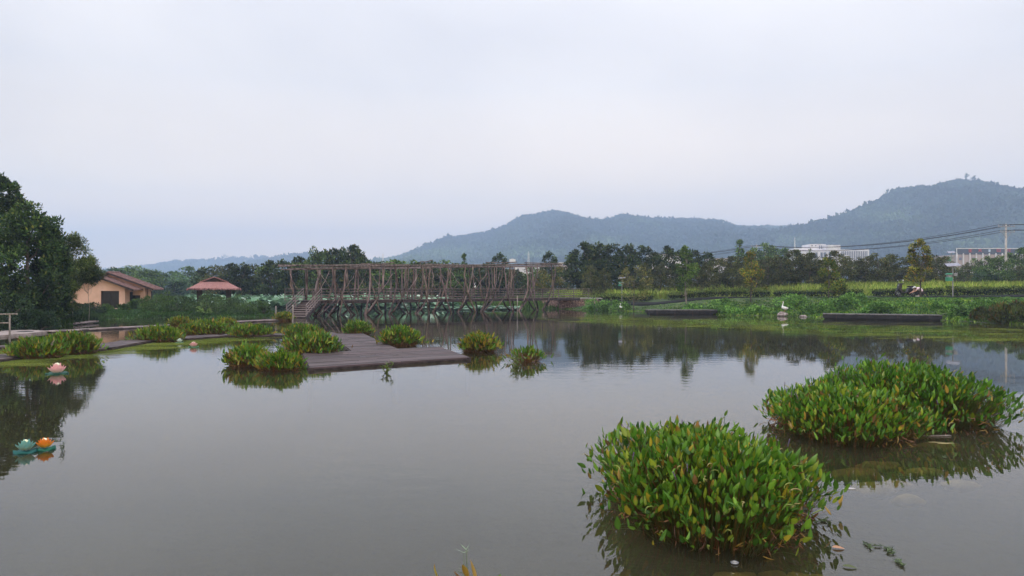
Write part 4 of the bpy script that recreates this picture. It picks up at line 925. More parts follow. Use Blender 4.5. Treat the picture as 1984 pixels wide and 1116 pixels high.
# background tree rows: (px, top, distance, kind, width factor)
def row(name, items, D, group, where, jit=2.5, cat='tree'):
    for i, it in enumerate(items):
        px, top, kind, wf = it[:4]; d = D + random.uniform(-jit, jit); b, h = fit(px, top, d); h *= 1.07
        desc = {'magnolia': 'dark evergreen', 'olive': 'dark olive bushy tree', 'green': 'mid green tree', 'pale': 'pale hazy green tree', 'conic': 'narrow conical tree', 'yellow': 'yellowing tree'}[kind]
        lab = it[4] if len(it) > 4 else '%s, %s from left %s' % (desc, BN[i], where)
        tree(name, kind, int(px) % 4 if kind in ('magnolia', 'olive') else int(px) % 3, b, h, wf, lab, cat, group)
row('distant_tree', [(222, 524, 'pale', 1.5), (243, 519, 'green', 1.5), (265, 521, 'green', 1.4), (288, 524, 'green', 1.5), (312, 527, 'green', 1.6), (335, 530, 'pale', 1.6), (300, 545, 'pale', 2.2), (345, 546, 'pale', 2.2), (250, 548, 'pale', 2.4), (362, 522, 'green', 1.3), (384, 526, 'green', 1.4)], 150, 'hazy trees between the house and the pavilion', 'among hazy trees behind the house', 8)
row('evergreen_tree', [(403, 524, 'magnolia', 1.3), (425, 523, 'olive', 1.1), (448, 520, 'magnolia', 1.3), (470, 519, 'magnolia', 1.2), (487, 520, 'magnolia', 1.2), (505, 524, 'olive', 1.1), (524, 515, 'magnolia', 1.2), (546, 513, 'magnolia', 1.2), (563, 519, 'magnolia', 1.1), (580, 508, 'magnolia', 1.1), (596, 515, 'magnolia', 1.1)], 97, 'dark trees behind the pavilion', 'in the dark row behind the pavilion')
row('evergreen_tree', [(612, 489, 'green', .62, 'bright green broad leaved tree rising highest over the bridge left end'), (630, 496, 'magnolia', .9), (648, 494, 'magnolia', .9), (666, 492, 'magnolia', .9), (684, 488, 'magnolia', .95), (700, 503, 'magnolia', .8), (640, 520, 'magnolia', 1.3), (672, 522, 'magnolia', 1.3)], 95, 'dark trees behind the left half of the bridge', 'over the left half of the bridge')
row('background_tree', [(718, 517, 'olive', 1.43), (738, 516, 'magnolia', 1.69), (758, 513, 'green', 1.56), (778, 514, 'green', 1.56), (798, 512, 'green', 1.56), (818, 516, 'olive', 1.56), (838, 514, 'magnolia', 1.56), (862, 512, 'green', 1.56), (880, 516, 'olive', 1.56), (905, 520, 'green', 1.56), (925, 522, 'magnolia', 1.69), (945, 518, 'magnolia', 1.56), (990, 528, 'olive', 1.69), (1010, 532, 'green', 1.69), (1033, 520, 'green', 1.30), (1085, 519, 'yellow', 1.17), (1100, 527, 'olive', 1.56)], 104, 'low trees behind the bridge', 'in the low row behind the bridge')
for px, top, D, kind, wf, lab in [(898, 494, 108, 'conic', .9, 'slim light green conical tree rising over the middle of the bridge'), (968, 493, 100, 'magnolia', .95, 'dark broad leaved tree rising over the right part of the bridge'), (1063, 490, 106, 'magnolia', 1.0, 'round dark tree above the right end of the bridge'),
                                  (1052, 522, 96, 'yellow', 1.1, 'bright yellow tree seen between the right end poles of the bridge')]:
    b, h = fit(px, top, D); tree('background_tree', kind, 2, b, h, wf, lab)
row('evergreen_tree', [(1116, 492, 'magnolia', 1.15), (1134, 478, 'magnolia', 1.15), (1158, 479, 'magnolia', 1.21), (1187, 480, 'magnolia', 1.21), (1215, 481, 'magnolia', 1.15), (1243, 484, 'magnolia', 1.21), (1268, 496, 'magnolia', 1.15), (1292, 485, 'magnolia', 1.09), (1318, 492, 'magnolia', 1.15), (1343, 489, 'magnolia', 1.09), (1371, 494, 'magnolia', 1.09)], 92, 'tall dark evergreens right of the bridge', 'in the tall row right of the bridge')
row('bushy_tree', [(1395, 507, 'olive', 1.23), (1422, 503, 'olive', 1.23), (1488, 502, 'olive', 1.30), (1512, 499, 'olive', 1.30), (1538, 492, 'olive', 1.30), (1566, 497, 'olive', 1.30), (1592, 504, 'olive', 1.23), (1622, 493, 'olive', 1.30), (1648, 501, 'olive', 1.30), (1676, 502, 'olive', 1.30), (1700, 495, 'olive', 1.30), (1727, 499, 'olive', 1.30), (1752, 503, 'olive', 1.30), (1788, 501, 'olive', 1.30), (1812, 494, 'olive', 1.30), (1833, 502, 'olive', 1.04)], 84, 'dark olive trees behind the field', 'in the dark row behind the field')
row('bushy_tree', [(1145, 520, 'olive', .85), (1172, 524, 'olive', .85), (1250, 516, 'olive', .9), (1280, 514, 'olive', .9), (1308, 517, 'olive', .9), (1372, 512, 'olive', .9), (1440, 518, 'olive', .9), (1465, 515, 'olive', .9), (1350, 520, 'olive', .9)], 80, 'lower brownish trees in front of the tall evergreens', 'in front of the tall evergreens', 1.0)
row('bushy_tree', [(1408, 506, 'olive', 1.4), (1450, 503, 'olive', 1.4), (1500, 503, 'olive', 1.4), (1552, 499, 'olive', 1.4), (1605, 503, 'olive', 1.4), (1660, 505, 'olive', 1.4), (1712, 500, 'olive', 1.4), (1765, 505, 'olive', 1.4), (1822, 505, 'olive', 1.3)], 92, 'second row of dark olive trees', 'in the second row behind the field')
row('background_tree', [(728, 519, 'olive', 1.5), (768, 517, 'olive', 1.5), (808, 518, 'olive', 1.5), (850, 519, 'olive', 1.5), (893, 520, 'olive', 1.5), (935, 524, 'olive', 1.5), (978, 526, 'olive', 1.5), (1020, 534, 'olive', 1.5)], 112, 'second row of trees behind the bridge', 'in the rear row behind the bridge')
row('light_tree', [(1433, 473, 'conic', 1.2), (1462, 487, 'green', .9), (1483, 479, 'green', .9), (1503, 482, 'green', .9), (1521, 480, 'conic', 1.3), (1548, 484, 'conic', 1.2), (1570, 488, 'conic', 1.0)], 135, 'light green trees beyond the dark row', 'left of the white building', 4)
row('light_tree', [(1850, 515, 'green', 1.0), (1868, 512, 'olive', .9), (1888, 506, 'green', 1.0), (1912, 502, 'green', 1.0), (1935, 500, 'green', 1.0), (1958, 497, 'green', 1.0), (1982, 488, 'green', 1.1), (2010, 482, 'green', 1.1), (1875, 530, 'green', 1.4), (1905, 526, 'pale', 1.3), (1942, 524, 'green', 1.3), (1975, 520, 'olive', 1.3), (2005, 515, 'green', 1.3)], 100, 'light green trees at the right edge', 'in front of the beige hall', 5)
# young trees planted on the bank
b, h = fit(1330, 474, 63); special_tree('young_tree', b, h, .95, 'slender green young tree with pale trunk on the bank behind the shorter black dock', cols=GREEN, nclus=34, nleaf=3800, ll=.17, lw=.10, z0=.30, r0=.075, seed=3, bark='pale_bark', prof=lambda t: .35 + .65 * math.sin(math.pi * min(1, .25 + .6 * t)) - .45 * t * t, crad=.28)
b, h = fit(1455, 488, 62); special_tree('young_tree', b, h, 1.45, 'yellow tipped young tree on the bank left of the white goose', cols=([(.09, .14, .02), (.19, .23, .03), (.36, .30, .03), (.45, .23, .03)], [4, 4, 2, 1]), nclus=36, nleaf=4200, ll=.16, lw=.09, z0=.25, r0=.06, seed=8, crad=.24, prof=lambda t: max(.12, .95 - .8 * t) if t > .15 else .8)
b, h = fit(1607, 497, 59); special_tree('young_tree', b, h, 1.35, 'greenish yellow young tree on the bank right of the white goose', cols=([(.07, .13, .02), (.16, .22, .03), (.28, .28, .03), (.36, .22, .03)], [4, 4, 1.6, .6]), nclus=34, nleaf=3600, ll=.16, lw=.09, z0=.22, r0=.06, seed=12, crad=.22, prof=lambda t: max(.12, .95 - .8 * t) if t > .15 else .85)
b, h = fit(1783, 465, 57); special_tree('young_tree', b, h, 1.15, 'tall olive gold young tree beside the parked scooter', cols=([(.09, .12, .02), (.18, .20, .03), (.30, .24, .035), (.36, .22, .04)], [4, 4, 2, 1]), nclus=34, nleaf=3600, ll=.17, lw=.09, z0=.31, r0=.07, seed=15, crad=.22, clusvar=.4, prof=lambda t: max(.2, .9 - .5 * t + .15 * math.sin(11 * t)))
b, h = fit(1229, 512, 66); special_tree('young_tree', b, h, 1.5, 'thin brownish young tree on the bank above the white heron', cols=([(.09, .10, .025), (.17, .17, .04), (.24, .2, .05)], [4, 4, 2]), nclus=26, nleaf=1900, ll=.14, lw=.07, z0=.3, r0=.05, seed=17, crad=.22)
# hedges beside the path
def hedge(px0, px1, hgt, label):
    a = Q(px0, 570, 1.0); x0 = a[0]; ca = None
    def along(px):
        k = (px - 992) / F; lo, hi = 40., 100.
        for _ in range(40):
            m_ = (lo + hi) / 2
            if path_y(k * m_) + 2.9 > m_: lo = m_
            else: hi = m_
        return np.array([k * lo, lo])
    A, B = along(px0), along(px1); L = np.linalg.norm(B - A); e = empty('hedge', (*((A + B) / 2), gz(*((A + B) / 2)))); tag(e, label, 'hedge', 'clipped hedges along the path')
    r = np.random.default_rng(int(px0)); n = int(L * 420); t = r.random(n); w = r.uniform(-.55, .55, n); z = hgt * r.random(n) ** .6
    edge = fbm(t * L * .6, w * 0 + px0, 3); z = z * (.75 + .5 * edge)
    d = (B - A) / L; nn = np.array([-d[1], d[0]]); base = A[None] + (B - A)[None] * t[:, None] + nn[None] * w[:, None]
    g_ = ground(base[:, 0], base[:, 1]); pt = np.stack([base[:, 0] - e.location[0], base[:, 1] - e.location[1], g_ - e.location[2] + z], 1)
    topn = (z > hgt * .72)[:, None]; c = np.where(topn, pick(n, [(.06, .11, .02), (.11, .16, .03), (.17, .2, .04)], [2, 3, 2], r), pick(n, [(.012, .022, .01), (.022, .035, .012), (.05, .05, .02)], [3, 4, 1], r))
    u = r.normal(size=(n, 3)); u[:, 2] += .6; u[:, 1] -= .4
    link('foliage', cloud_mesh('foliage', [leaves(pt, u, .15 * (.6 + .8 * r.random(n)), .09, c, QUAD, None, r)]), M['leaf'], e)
    mb = MB(); rr = random.Random(int(px0)); k = int(L / .5)
    for i in range(k):
        q = (B - A) * ((i + .5) / k) + A; mb.tube([(q[0] - e.location[0], q[1] - e.location[1], -.2), (q[0] - e.location[0] + rr.uniform(-.2, .2), q[1] - e.location[1], hgt * .7)], .02, 4)
    mb.build('stems', M['bark'], e)
hedge(1112, 1262, .62, 'dark clipped hedge nearest the bridge end'); hedge(1296, 1492, .62, 'dark clipped hedge behind the shorter black dock'); hedge(1500, 1672, .62, 'clipped hedge behind the white goose and the greenish young tree')
hedge(1688, 1828, .62, 'clipped hedge behind the scooter'); hedge(1834, 2040, .66, 'clipped hedge at the right edge')
# leafy mounds on the bank
KD = ([(.06, .15, .025), (.11, .24, .038), (.18, .33, .065)], [3, 4, 3])
for i, (px, D, hh, w) in enumerate([(1160, 70, .9, 1.4), (1190, 69, .7, 1.2), (1382, 59, .85, 1.3), (1415, 57.5, .6, .9), (1345, 60, .6, 1.0), (1400, 61, .7, 1.0), (1465, 57, .45, .9), (1535, 58, .9, 1.2), (1580, 54.5, .85, 1.1), (1625, 55, 1.0, 1.3), (1655, 56, .8, 1.0), (1718, 51, 1.0, 1.0), (1690, 52, .6, .8), (1880, 48, .6, 1.1), (1840, 51, .4, .9), (1920, 49, .6, 1.2)]):
    bush(px, D, hh, w, '%s leafy mound from the bridge end on the right bank' % BN[i], KD, 1700, .17, .12, 70 + i, 'leafy mounds on the right bank', name='leafy_bush', nc=14)
for i, (px, D, hh, w) in enumerate([(1938, 43.5, 1.0, .75), (1968, 42.6, 1.15, .8), (2000, 42, 1.1, .8), (1905, 45.2, .7, .6)]):
    bush(px, D, hh, w, ['rusty green reed clump at the right edge of the bank', 'tallest rusty reed clump at the right edge of the bank', 'rusty reed clump cut off by the right edge', 'smallest rusty reed clump on the far right bank'][i], ([(.04, .06, .014), (.075, .08, .018), (.12, .06, .02), (.09, .12, .02)], [4, 3, 1.5, 1.5]), 1500, .24, .05, 90 + i, None, name='reed_clump', cat='reeds', up=1.6)
p_ = P(1705, 612, .25); 
bush(437, 57, .75, .5, 'small lotus like plant with broad pale leaves at the water edge below the pavilion', ([(.14, .22, .06), (.2, .3, .09)], [1, 1]), 90, .3, .26, 3, name='broad_leaf_plant', nc=5, cat='plant').location = P(398, 612, 0)

# ------------------------------------------------------------------ utility poles and wires
def upole(px, top, D, h_, label, arms=2):
    q = Q(px, top, D); e = empty('utility_pole', (q[0], q[1], q[2] - h_)); tag(e, label, 'utility pole', 'concrete utility poles of the power line'); mb = MB(); mb.tube([(0, 0, 0), (0, 0, h_)], [.19, .12], 10); mb.build('pole', M['pole_conc'], e, smooth=True)
    for k in range(arms):
        z = h_ - .35 - .75 * k; mb = MB(); mb.box((-1.15 + .3 * k, -.16, z - .05), (1.15, -.06, z + .05)); mb.build('crossarm', M['steel'], e)
        for x in (-1.05 + .3 * k, -.4, .4, 1.05): mb = MB(); mb.lathe([(.03, 0), (.06, .05), (.04, .1), (.06, .15), (.03, .22)], 8, at=(x, -.11, z + .05)); mb.build('insulator', M['pole_conc'], e)
    if arms == 2: mb = MB(); mb.bar((.05, -.11, h_ - 1.9), (.6, -.11, h_ - 1.15), .05, .05); mb.bar((-.05, -.11, h_ - 1.9), (-.6, -.11, h_ - 1.15), .05, .05); mb.build('brace', M['steel'], e)
    return q
upole(1949, 434, 100, 10, 'concrete utility pole with two crossarms at the right edge')
upole(1466, 474, 150, 10, 'thin distant utility pole with crossarm above the yellow tipped tree', 1)
NW = ['highest', 'second highest', 'third highest', 'fourth highest', 'lowest']
for k, (ox, z1) in enumerate([(-1.05, -.3), (.4, -.28), (1.05, -.26), (-.75, -1.05), (1.05, -1.0)]):
    A = Q(1949, 434, 100) + np.array([ox, -.11, z1 + .2]); B = Q(1466, 474, 150) + np.array([ox * .9, -.11, z1 * .75 + .1]); Cc = Q(1290, 493, 178) + np.array([ox, 0, z1 * .6]); E = A + np.array([46, -12, .6])
    mb = MB(); pts = []
    for p0, p1, sag, n in ((E, A, .5, 8), (A, B, 1.5, 24), (B, Cc, .5, 10)):
        for i in range(n + (p1 is Cc)):
            t = i / n; q = p0 * (1 - t) + p1 * t; pts.append((q[0], q[1], q[2] - 4 * sag * t * (1 - t) - 0 * k))
    mb.tube(pts, .032, 4); o_ = mb.build('power_line', M['wire']); tag(o_, '%s black wire strung between the two utility poles' % NW[k], 'wire', 'power lines')
def mast(name, px, top, D, h_, w, label, lattice=True, col='white', cat='mast'):
    q = Q(px, top, D); e = empty(name, (q[0], q[1], q[2] - h_)); tag(e, label, cat); mb = MB()
    if lattice:
        for sx in (-1, 1):
            for sy in (-1, 1): mb.tube([(sx * w, sy * w, 0), (sx * w * .4, sy * w * .4, h_ * .92)], .05, 4)
        for i in range(9):
            z = h_ * .1 * i; a = w * (1 - .065 * i); mb.bar((-a, -a, z), (a, -a, z + h_ * .1), .05, .05); mb.bar((a, -a, z), (-a, -a, z + h_ * .1), .05, .05); mb.bar((-a, -a, z), (a, -a, z), .05, .05)
        mb.build('lattice', M[col], e); mb = MB(); mb.tube([(0, 0, h_ * .9), (0, 0, h_)], .07, 5); mb.build('antenna', M[col], e)
    else:
        mb.tube([(0, 0, 0), (0, 0, h_ * .5), (0, 0, h_)], [w, w * .85, w * .4], 8); mb.build('pole', M[col], e); mb = MB(); mb.tube([(0, 0, h_), (0, 0, h_ + .6)], .06, 5); mb.build('antenna', M[col], e)
mast('lattice_mast', 742, 488, 420, 12, .45, 'thin distant lattice mast at the foot of the middle mountain')
mast('lattice_mast', 1024, 487, 250, 8.5, .38, 'white lattice mast behind the right part of the bridge')
mast('slim_tower', 1540, 461, 300, 12, .32, 'slim white tower pole left of the white building', False); mast('slim_tower', 1482, 472, 330, 6, .25, 'short white pole above the light green trees', False)

# ------------------------------------------------------------------ distant buildings
def bld(name, px, D, label, cat='building'):
    q = Q(px, 560, D); e = empty(name, (q[0], q[1], 1.5)); tag(e, label, cat); return e
def bx(e, x0, x1, y0, y1, dy, dep, mat, name, parent=None, D=None):
    "box between pixel columns x0..x1, rows y0 (top)..y1 (bottom), front face dy metres behind the building's front"
    Dd = e.location[1] + dy; X = lambda px: (px - 992) / F * Dd - e.location[0]; Z = lambda py: CAM_H + (HZ - py) / F * Dd - e.location[2]
    mb = MB(); mb.box((X(x0), dy, Z(y1)), (X(x1), dy + dep, Z(y0))); return mb.build(name, M[mat], parent or e)
e = bld('white_building', 1600, 420, 'long white office building with dark upright windows at the foot of the right hill')
bx(e, 1541, 1568, 481, 530, 0, 14, 'white_wall', 'left_wing'); bx(e, 1555, 1602, 486.5, 530, -4, 14, 'white_wall', 'front_block'); bx(e, 1569.5, 1600, 473, 486, 0, 12, 'white_wall', 'upper_floor')
bx(e, 1603, 1628.5, 474.5, 530, -6, 14, 'white_wall', 'stair_tower'); bx(e, 1628.8, 1684, 483.5, 530, -2, 14, 'white_wall', 'right_wing')
for x in (1551, 1556, 1560): bx(e, x - .8, x + .8, 484.5, 486, -.15, .13, 'window_far', 'window')
for x in (1573, 1580): bx(e, x - 1, x + 2, 475.2, 477, -.15, .13, 'window_far', 'window')
for x in (1588, 1591.5, 1595, 1598.5): bx(e, x - .8, x + .8, 475.5, 482.5, -.15, .13, 'window_far', 'window')
for x in (1575, 1582, 1592, 1598): bx(e, x - 2.2, x + 2.2, 489, 500, -4.15, .13, 'window_far', 'window')
bx(e, 1606, 1610.5, 487.5, 500, -6.15, .13, 'window_far', 'window')
for i in range(15): bx(e, 1631.5 + i * 3.45 - .9, 1631.5 + i * 3.45 + .9, 486.5, 504, -2.15, .13, 'window_far', 'window')
bx(e, 1636, 1644, 494.2, 495.6, -3.4, 1.35, 'white_wall', 'canopy')
# long hall at the right edge with a sign band
e = bld('long_hall', 1920, 300, 'long beige hall with dark sign band and red characters at the right edge')
x0_, x1_ = 1854, 2030
bx(e, x0_, x1_, 493, 530, 0, 16, 'beige_wall', 'wall')
for i in range(14):
    x = 1854.5 + i * 12.6; bx(e, x - .9, x + .9, 490.5, 530, -.55, .5, 'white_wall', 'pillar')
    if i % 2 == 0: bx(e, x + 4, x + 9, 499, 504, -.12, .1, 'window_far', 'window')
sgn = bx(e, x0_ + .6, x1_, 482.2, 492.6, -.2, 1.5, 'slate', 'sign_band')
bx(e, x0_ - .3, x1_, 480.8, 482.0, -.45, .35, 'white', 'sign_frame'); bx(e, x0_ - .3, x0_ + .5, 482.0, 492.6, -.45, .35, 'white', 'sign_frame'); 
def strokes(cx, cy, w, h, pat, mat, name):
    Dd = e.location[1] - .35; X = lambda px: (px - 992) / F * Dd - e.location[0]; Z = lambda py: CAM_H + (HZ - py) / F * Dd - e.location[2]
    mb = MB()
    for j, (a, b, c, d) in enumerate(pat):
        mb.bar((X(cx + a * w), -.35 - .012 * j, Z(cy + b * h)), (X(cx + c * w), -.35 - .012 * j, Z(cy + d * h)), .10, .19)
    mb.build(name, M[mat], sgn)
c1 = [(-.5, -.4, .5, -.4), (-.45, 0, .45, 0), (-.5, .45, .5, .45), (0, -.5, 0, .5)]; c2 = [(-.5, -.3, .5, -.3), (0, -.5, -.45, .5), (0, -.2, .45, .5), (-.3, .15, .3, .15)]
c3 = [(-.5, -.45, .5, -.45), (-.5, -.45, -.5, .5), (.5, -.45, .5, .5), (-.3, 0, .3, 0), (-.5, .5, .5, .5)]; c4 = [(-.4, -.5, -.4, .5), (-.5, -.1, .5, -.2), (.2, -.5, .1, .5), (-.1, .4, .5, .4)]
for cx, cy, pt_ in ((1880, 485.8, c1), (1899, 485.4, c2), (1935, 484.9, c3), (1955, 484.8, c4)): strokes(cx, cy, 7, 5, pt_, 'red', 'red_character')
strokes(1917, 485.6, 5, 6, [(-.5, 0, .5, 0), (0, -.5, 0, .5), (-.4, -.4, .4, .4), (-.4, .4, .4, -.4)], 'blue_white', 'emblem')
# low houses and tank behind the bridge
e = bld('village_house', 1030, 200, 'low whitish village house behind the right part of the bridge'); bx(e, 996, 1056, 517, 545, 0, 8, 'white_wall', 'wall'); bx(e, 996, 1052, 515.6, 517, .5, 7, 'beige_wall', 'roof')
for x in (1004, 1030, 1040): bx(e, x - 1.6, x + 1.6, 520, 524, -.12, .1, 'window_far', 'window')
e = bld('village_house', 1098, 190, 'pinkish village house with flat roof just right of the bridge end'); bx(e, 1083, 1104, 509.5, 545, 0, 8, 'beige_wall', 'wall'); bx(e, 1081, 1106, 508.3, 509.5, -.3, 8.6, 'white_wall', 'roof_slab'); bx(e, 1077, 1083, 515, 545, .2, 6, 'white_wall', 'side_wing')
bx(e, 1091, 1094, 511.5, 515, -.12, .1, 'window_far', 'window')
e = bld('village_house', 1250, 210, 'pale village house roof glimpsed between the dark evergreens'); bx(e, 1262, 1330, 492, 545, 0, 8, 'white_wall', 'wall'); bx(e, 1260, 1332, 490.7, 492, -.3, 8.6, 'slate', 'roof_slab')
e = bld('village_house', 1400, 210, 'white village house glimpsed right of the slender young tree'); bx(e, 1381, 1410, 502, 545, 0, 8, 'white_wall', 'wall'); bx(e, 1379, 1412, 500.3, 502, -.3, 8.6, 'beige_wall', 'roof_slab')
q = Q(993, 509, 195); e = empty('water_tank', (q[0], q[1], q[2] - 3.5)); tag(e, 'white square water tank on thin legs above the bridge', 'water tank')
mb = MB(); mb.box((-.8, -.8, 3.5), (.8, .8, 4.4)); mb.box((-.3, -.3, 4.403), (.3, .3, 4.55)); mb.build('tank', M['white'], e)
for sx in (-.65, .65):
    for sy in (-.65, .65): mb = MB(); mb.tube([(sx, sy, 0), (sx, sy, 3.5)], .05, 5); mb.build('leg', M['steel'], e)
q = Q(1109, 499, 188); e = empty('roof_tank', (q[0], q[1], q[2] - 1.0)); tag(e, 'small rounded white tank above the pinkish village house', 'water tank'); mb = MB(); mb.lathe([(.3, 0), (.38, .1), (.38, .8), (.2, 1.0)], 10); mb.build('tank', M['white'], e, smooth=True); mb = MB(); mb.tube([(0, 0, -2.5), (0, 0, .01)], .1, 6); mb.build('stand', M['steel'], e)

# ------------------------------------------------------------------ solar insect lamps
def solar(px, top, D, s, label, foot=None):
    q = Q(px, top, D); h_ = q[2] - gz(q[0], q[1]); e = empty('solar_lamp', (q[0], q[1], q[2] - h_)); tag(e, label, 'solar lamp', 'solar insect lamps')
    mb = MB(); mb.tube([(0, 0, -.2), (0, 0, h_ - .1)], .05 * s, 8); mb.build('pole', M['steel'], e)
    mb = MB(); a, c = .62 * s, .34 * s; z = h_ - .05
    vs = [(-a, -c, z - .17 * s), (a * .8, -c, z - .12 * s), (a, c, z + .12 * s), (-a * .8, c, z + .07 * s)]; mb.add(vs + [(x, y, zz_ + .05) for x, y, zz_ in vs], [(3, 2, 1, 0), (4, 5, 6, 7), (0, 1, 5, 4), (1, 2, 6, 5), (2, 3, 7, 6), (3, 0, 4, 7)])
    mb.build('solar_panel', M['panel'], e)
    hb = h_ - 1.35 * s; mb = MB(); mb.lathe([(.27 * s, 0), (.27 * s, .28 * s), (.22 * s, .3 * s)], 10, at=(-.3 * s, 0, hb)); bxo = mb.build('lamp_box', M['green_box'], e)
    mb = MB(); mb.lathe([(.20 * s, .302 * s), (.20 * s, .52 * s)], 10, at=(-.3 * s, 0, hb)); mb.build('grid', M['steel'], bxo); mb = MB(); mb.lathe([(.31 * s, .522 * s), (.20 * s, .62 * s)], 10, at=(-.3 * s, 0, hb)); mb.build('cap', M['green_box'], bxo)
    mb = MB(); mb.box((.06 * s, -.1, h_ - .95 * s), (.32 * s, .1, h_ - .72 * s)); mb.build('battery_box', M['steel'], e)
solar(1846, 512, 60, 1.0, 'solar lamp with green box standing in the field at the right'); solar(1205, 537.5, 72, .62, 'small solar lamp with green bucket near the bridge end')
solar(1843, 488, 118, 1.1, 'distant solar lamp post above the dark olive trees')

# ------------------------------------------------------------------ pickerelweed clumps in the water
GR = np.array([(.040, .115, .010), (.070, .175, .014), (.12, .24, .02), (.20, .26, .02), (.30, .24, .02), (.30, .19, .03), (.14, .075, .025)])
def clump(cx, cy, rx, ry, H, ns, ll, label, w=(3, 5, 4, 1.6, .6, .3, .2), seed=0, shape=LEAF, splay=.28, stem_r=.0045, spikes=0, spent=0, dead=.12, low=.35, rust=.35, sides=3, rot=0, group=None, name='pickerelweed_clump', lw=.36, hump=None, fill=True):
    r = np.random.default_rng(seed + 100); e = empty(name, (cx, cy, 0), rz=rot); tag(e, label, 'water plant', group)
    a = r.random(ns) * 6.283; rad = np.sqrt(r.random(ns)); wob = 1 + .14 * np.sin(a * 3 + seed) + .09 * np.sin(a * 5 + 2 * seed)
    bx = np.cos(a) * rad * wob; by = np.sin(a) * rad * wob
    base = np.stack([bx * rx * .84, by * ry * .84, np.full(ns, -.12)], 1)
    hgt = H * (1 - .38 * rad ** 3.0) * (.80 + .26 * r.random(ns)) * (.72 + .60 * fbm(bx * 3.2 + 9, by * 3.2 + seed, seed))
    lowm = r.random(ns) < low * (.25 + rad); hgt = np.where(lowm, hgt * (.28 + .5 * r.random(ns)), hgt)
    if hump is not None: hgt = hgt * hump(bx, by)
    out = np.stack([bx, by], 1); ol = np.linalg.norm(out, axis=1, keepdims=True)
    spl = splay * H * (rad[:, None] ** 2) * (1 + 1.0 * lowm[:, None]) * (out / np.maximum(ol, .05)) * (.5 + .8 * r.random((ns, 1)))
    spl = spl * np.where(r.random((ns, 1)) < .03, 1.8, 1); hgt = hgt * np.where(r.random(ns) < .03, 1.16, 1)
    tip = np.concatenate([base[:, :2] / .84 * 1.0 + spl + r.normal(size=(ns, 2)) * H * .05, hgt[:, None]], 1)
    midp = base * .42 + tip * .58; midp[:, 2] = base[:, 2] * .35 + tip[:, 2] * .65 ; midp[:, :2] -= spl * .30
    # stems as thin three sided tubes
    K = 5; ts = np.linspace(0, 1, K); C = [(base * (1 - t) ** 2 + (2 * midp - .5 * (base + tip)) * 2 * t * (1 - t) + tip * t * t) for t in ts]
    V = np.zeros((ns, K, sides, 3)); ang = np.arange(sides) / sides * 6.283
    for i in range(K):
        rr_ = stem_r * (1.25 - .5 * ts[i])
        for j in range(sides): V[:, i, j] = C[i] + np.array([[math.cos(ang[j]) * rr_, math.sin(ang[j]) * rr_, 0]])
    q = np.array([[i * sides + j, i * sides + (j + 1) % sides, (i + 1) * sides + (j + 1) % sides, (i + 1) * sides + j] for i in range(K - 1) for j in range(sides)])
    Qd = (q[None] + (np.arange(ns) * K * sides)[:, None, None]).reshape(-1, 4)
    sc_ = np.array([(.05, .11, .015), (.08, .14, .02), (.16, .10, .02), (.22, .07, .03)])[r.choice(4, ns, p=[.42, .28, .17, .13])]
    zt_ = ts[None, :, None] * np.ones((ns, 1, 1)); cst = sc_[:, None, :] * zt_ + np.array([.15, .06, .03])[None, None] * rust * 1.6 * (1 - zt_) + sc_[:, None, :] * (1 - zt_) * (1 - rust)
    cst = np.repeat(cst[:, :, None, :], sides, 2).reshape(-1, 3)
    link('stems', raw_mesh('stems', V.reshape(-1, 3), quads=Qd, col=cst.clip(.003, 1), smooth=True), M['leaf_near'], e)
    # leaves
    W_ = np.array(w, float); W_ /= W_.sum(); ci = r.choice(7, ns, p=W_); edge_old = (r.random(ns) < rust * .35 * (1 - hgt / H)) ; ci = np.where(edge_old, r.choice([4, 5, 6], ns), ci)
    c = GR[ci] * (1 + .2 * r.normal(size=(ns, 1))).clip(.5, 1.6)
    lean = (.12 + .55 * rad ** 2 + .35 * lowm)[:, None] * r.random((ns, 1)) * 1.3
    u = np.concatenate([out / np.maximum(ol, .05) * lean + r.normal(size=(ns, 2)) * .30, np.ones((ns, 1))], 1)
    side = np.stack([1 + .0 * a, .25 * np.sin(a), 0 * a], 1) + r.normal(size=(ns, 3)) * .55
    L = ll * (.5 + .8 * r.random(ns)); parts = [leaves(tip - np.array([[0, 0, .01]]), u, L, L * lw * (.75 + .55 * r.random(ns)), c, shape, side, r, .22, (np.where(r.random(ns) < .10, .35 + .55 * r.random(ns), 2.), np.array([(.26, .12, .03), (.30, .20, .03), (.12, .06, .02)])[r.choice(3, ns)]))]
    if fill:    # more leaves lower down among the stems
        k = int(ns * .55); ii = r.integers(0, ns, k); t = .45 + .45 * r.random((k, 1)); p3 = base[ii] * (1 - t) ** 2 + (2 * midp - .5 * (base + tip))[ii] * 2 * t * (1 - t) + tip[ii] * t * t
        u3 = r.normal(size=(k, 3)) * .5; u3[:, 2] += .9; u3[:, :2] += (out / np.maximum(ol, .05))[ii] * .35; L3 = ll * (.5 + .5 * r.random(k))
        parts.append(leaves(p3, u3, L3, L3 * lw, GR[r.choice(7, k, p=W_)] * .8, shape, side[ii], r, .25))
    link('leaves', cloud_mesh('leaves', parts, True), M['leaf_near'], e)
    k = int(ns * dead)
    if k:
        a2 = r.random(k) * 6.283; p4 = np.stack([np.cos(a2) * rx * (.8 + .22 * r.random(k)), np.sin(a2) * ry * (.8 + .22 * r.random(k)), H * (.02 + .32 * r.random(k) ** 1.5)], 1)
        u4 = np.stack([np.cos(a2), np.sin(a2), -1.1 + 1.3 * r.random(k)], 1) + r.normal(size=(k, 3)) * .4; L4 = ll * (.5 + .6 * r.random(k))
        c4 = np.array([(.17, .07, .03), (.27, .13, .06), (.10, .045, .02), (.26, .16, .03)])[r.choice(4, k)] * (1 + .2 * r.normal(size=(k, 1))).clip(.5, 1.5)
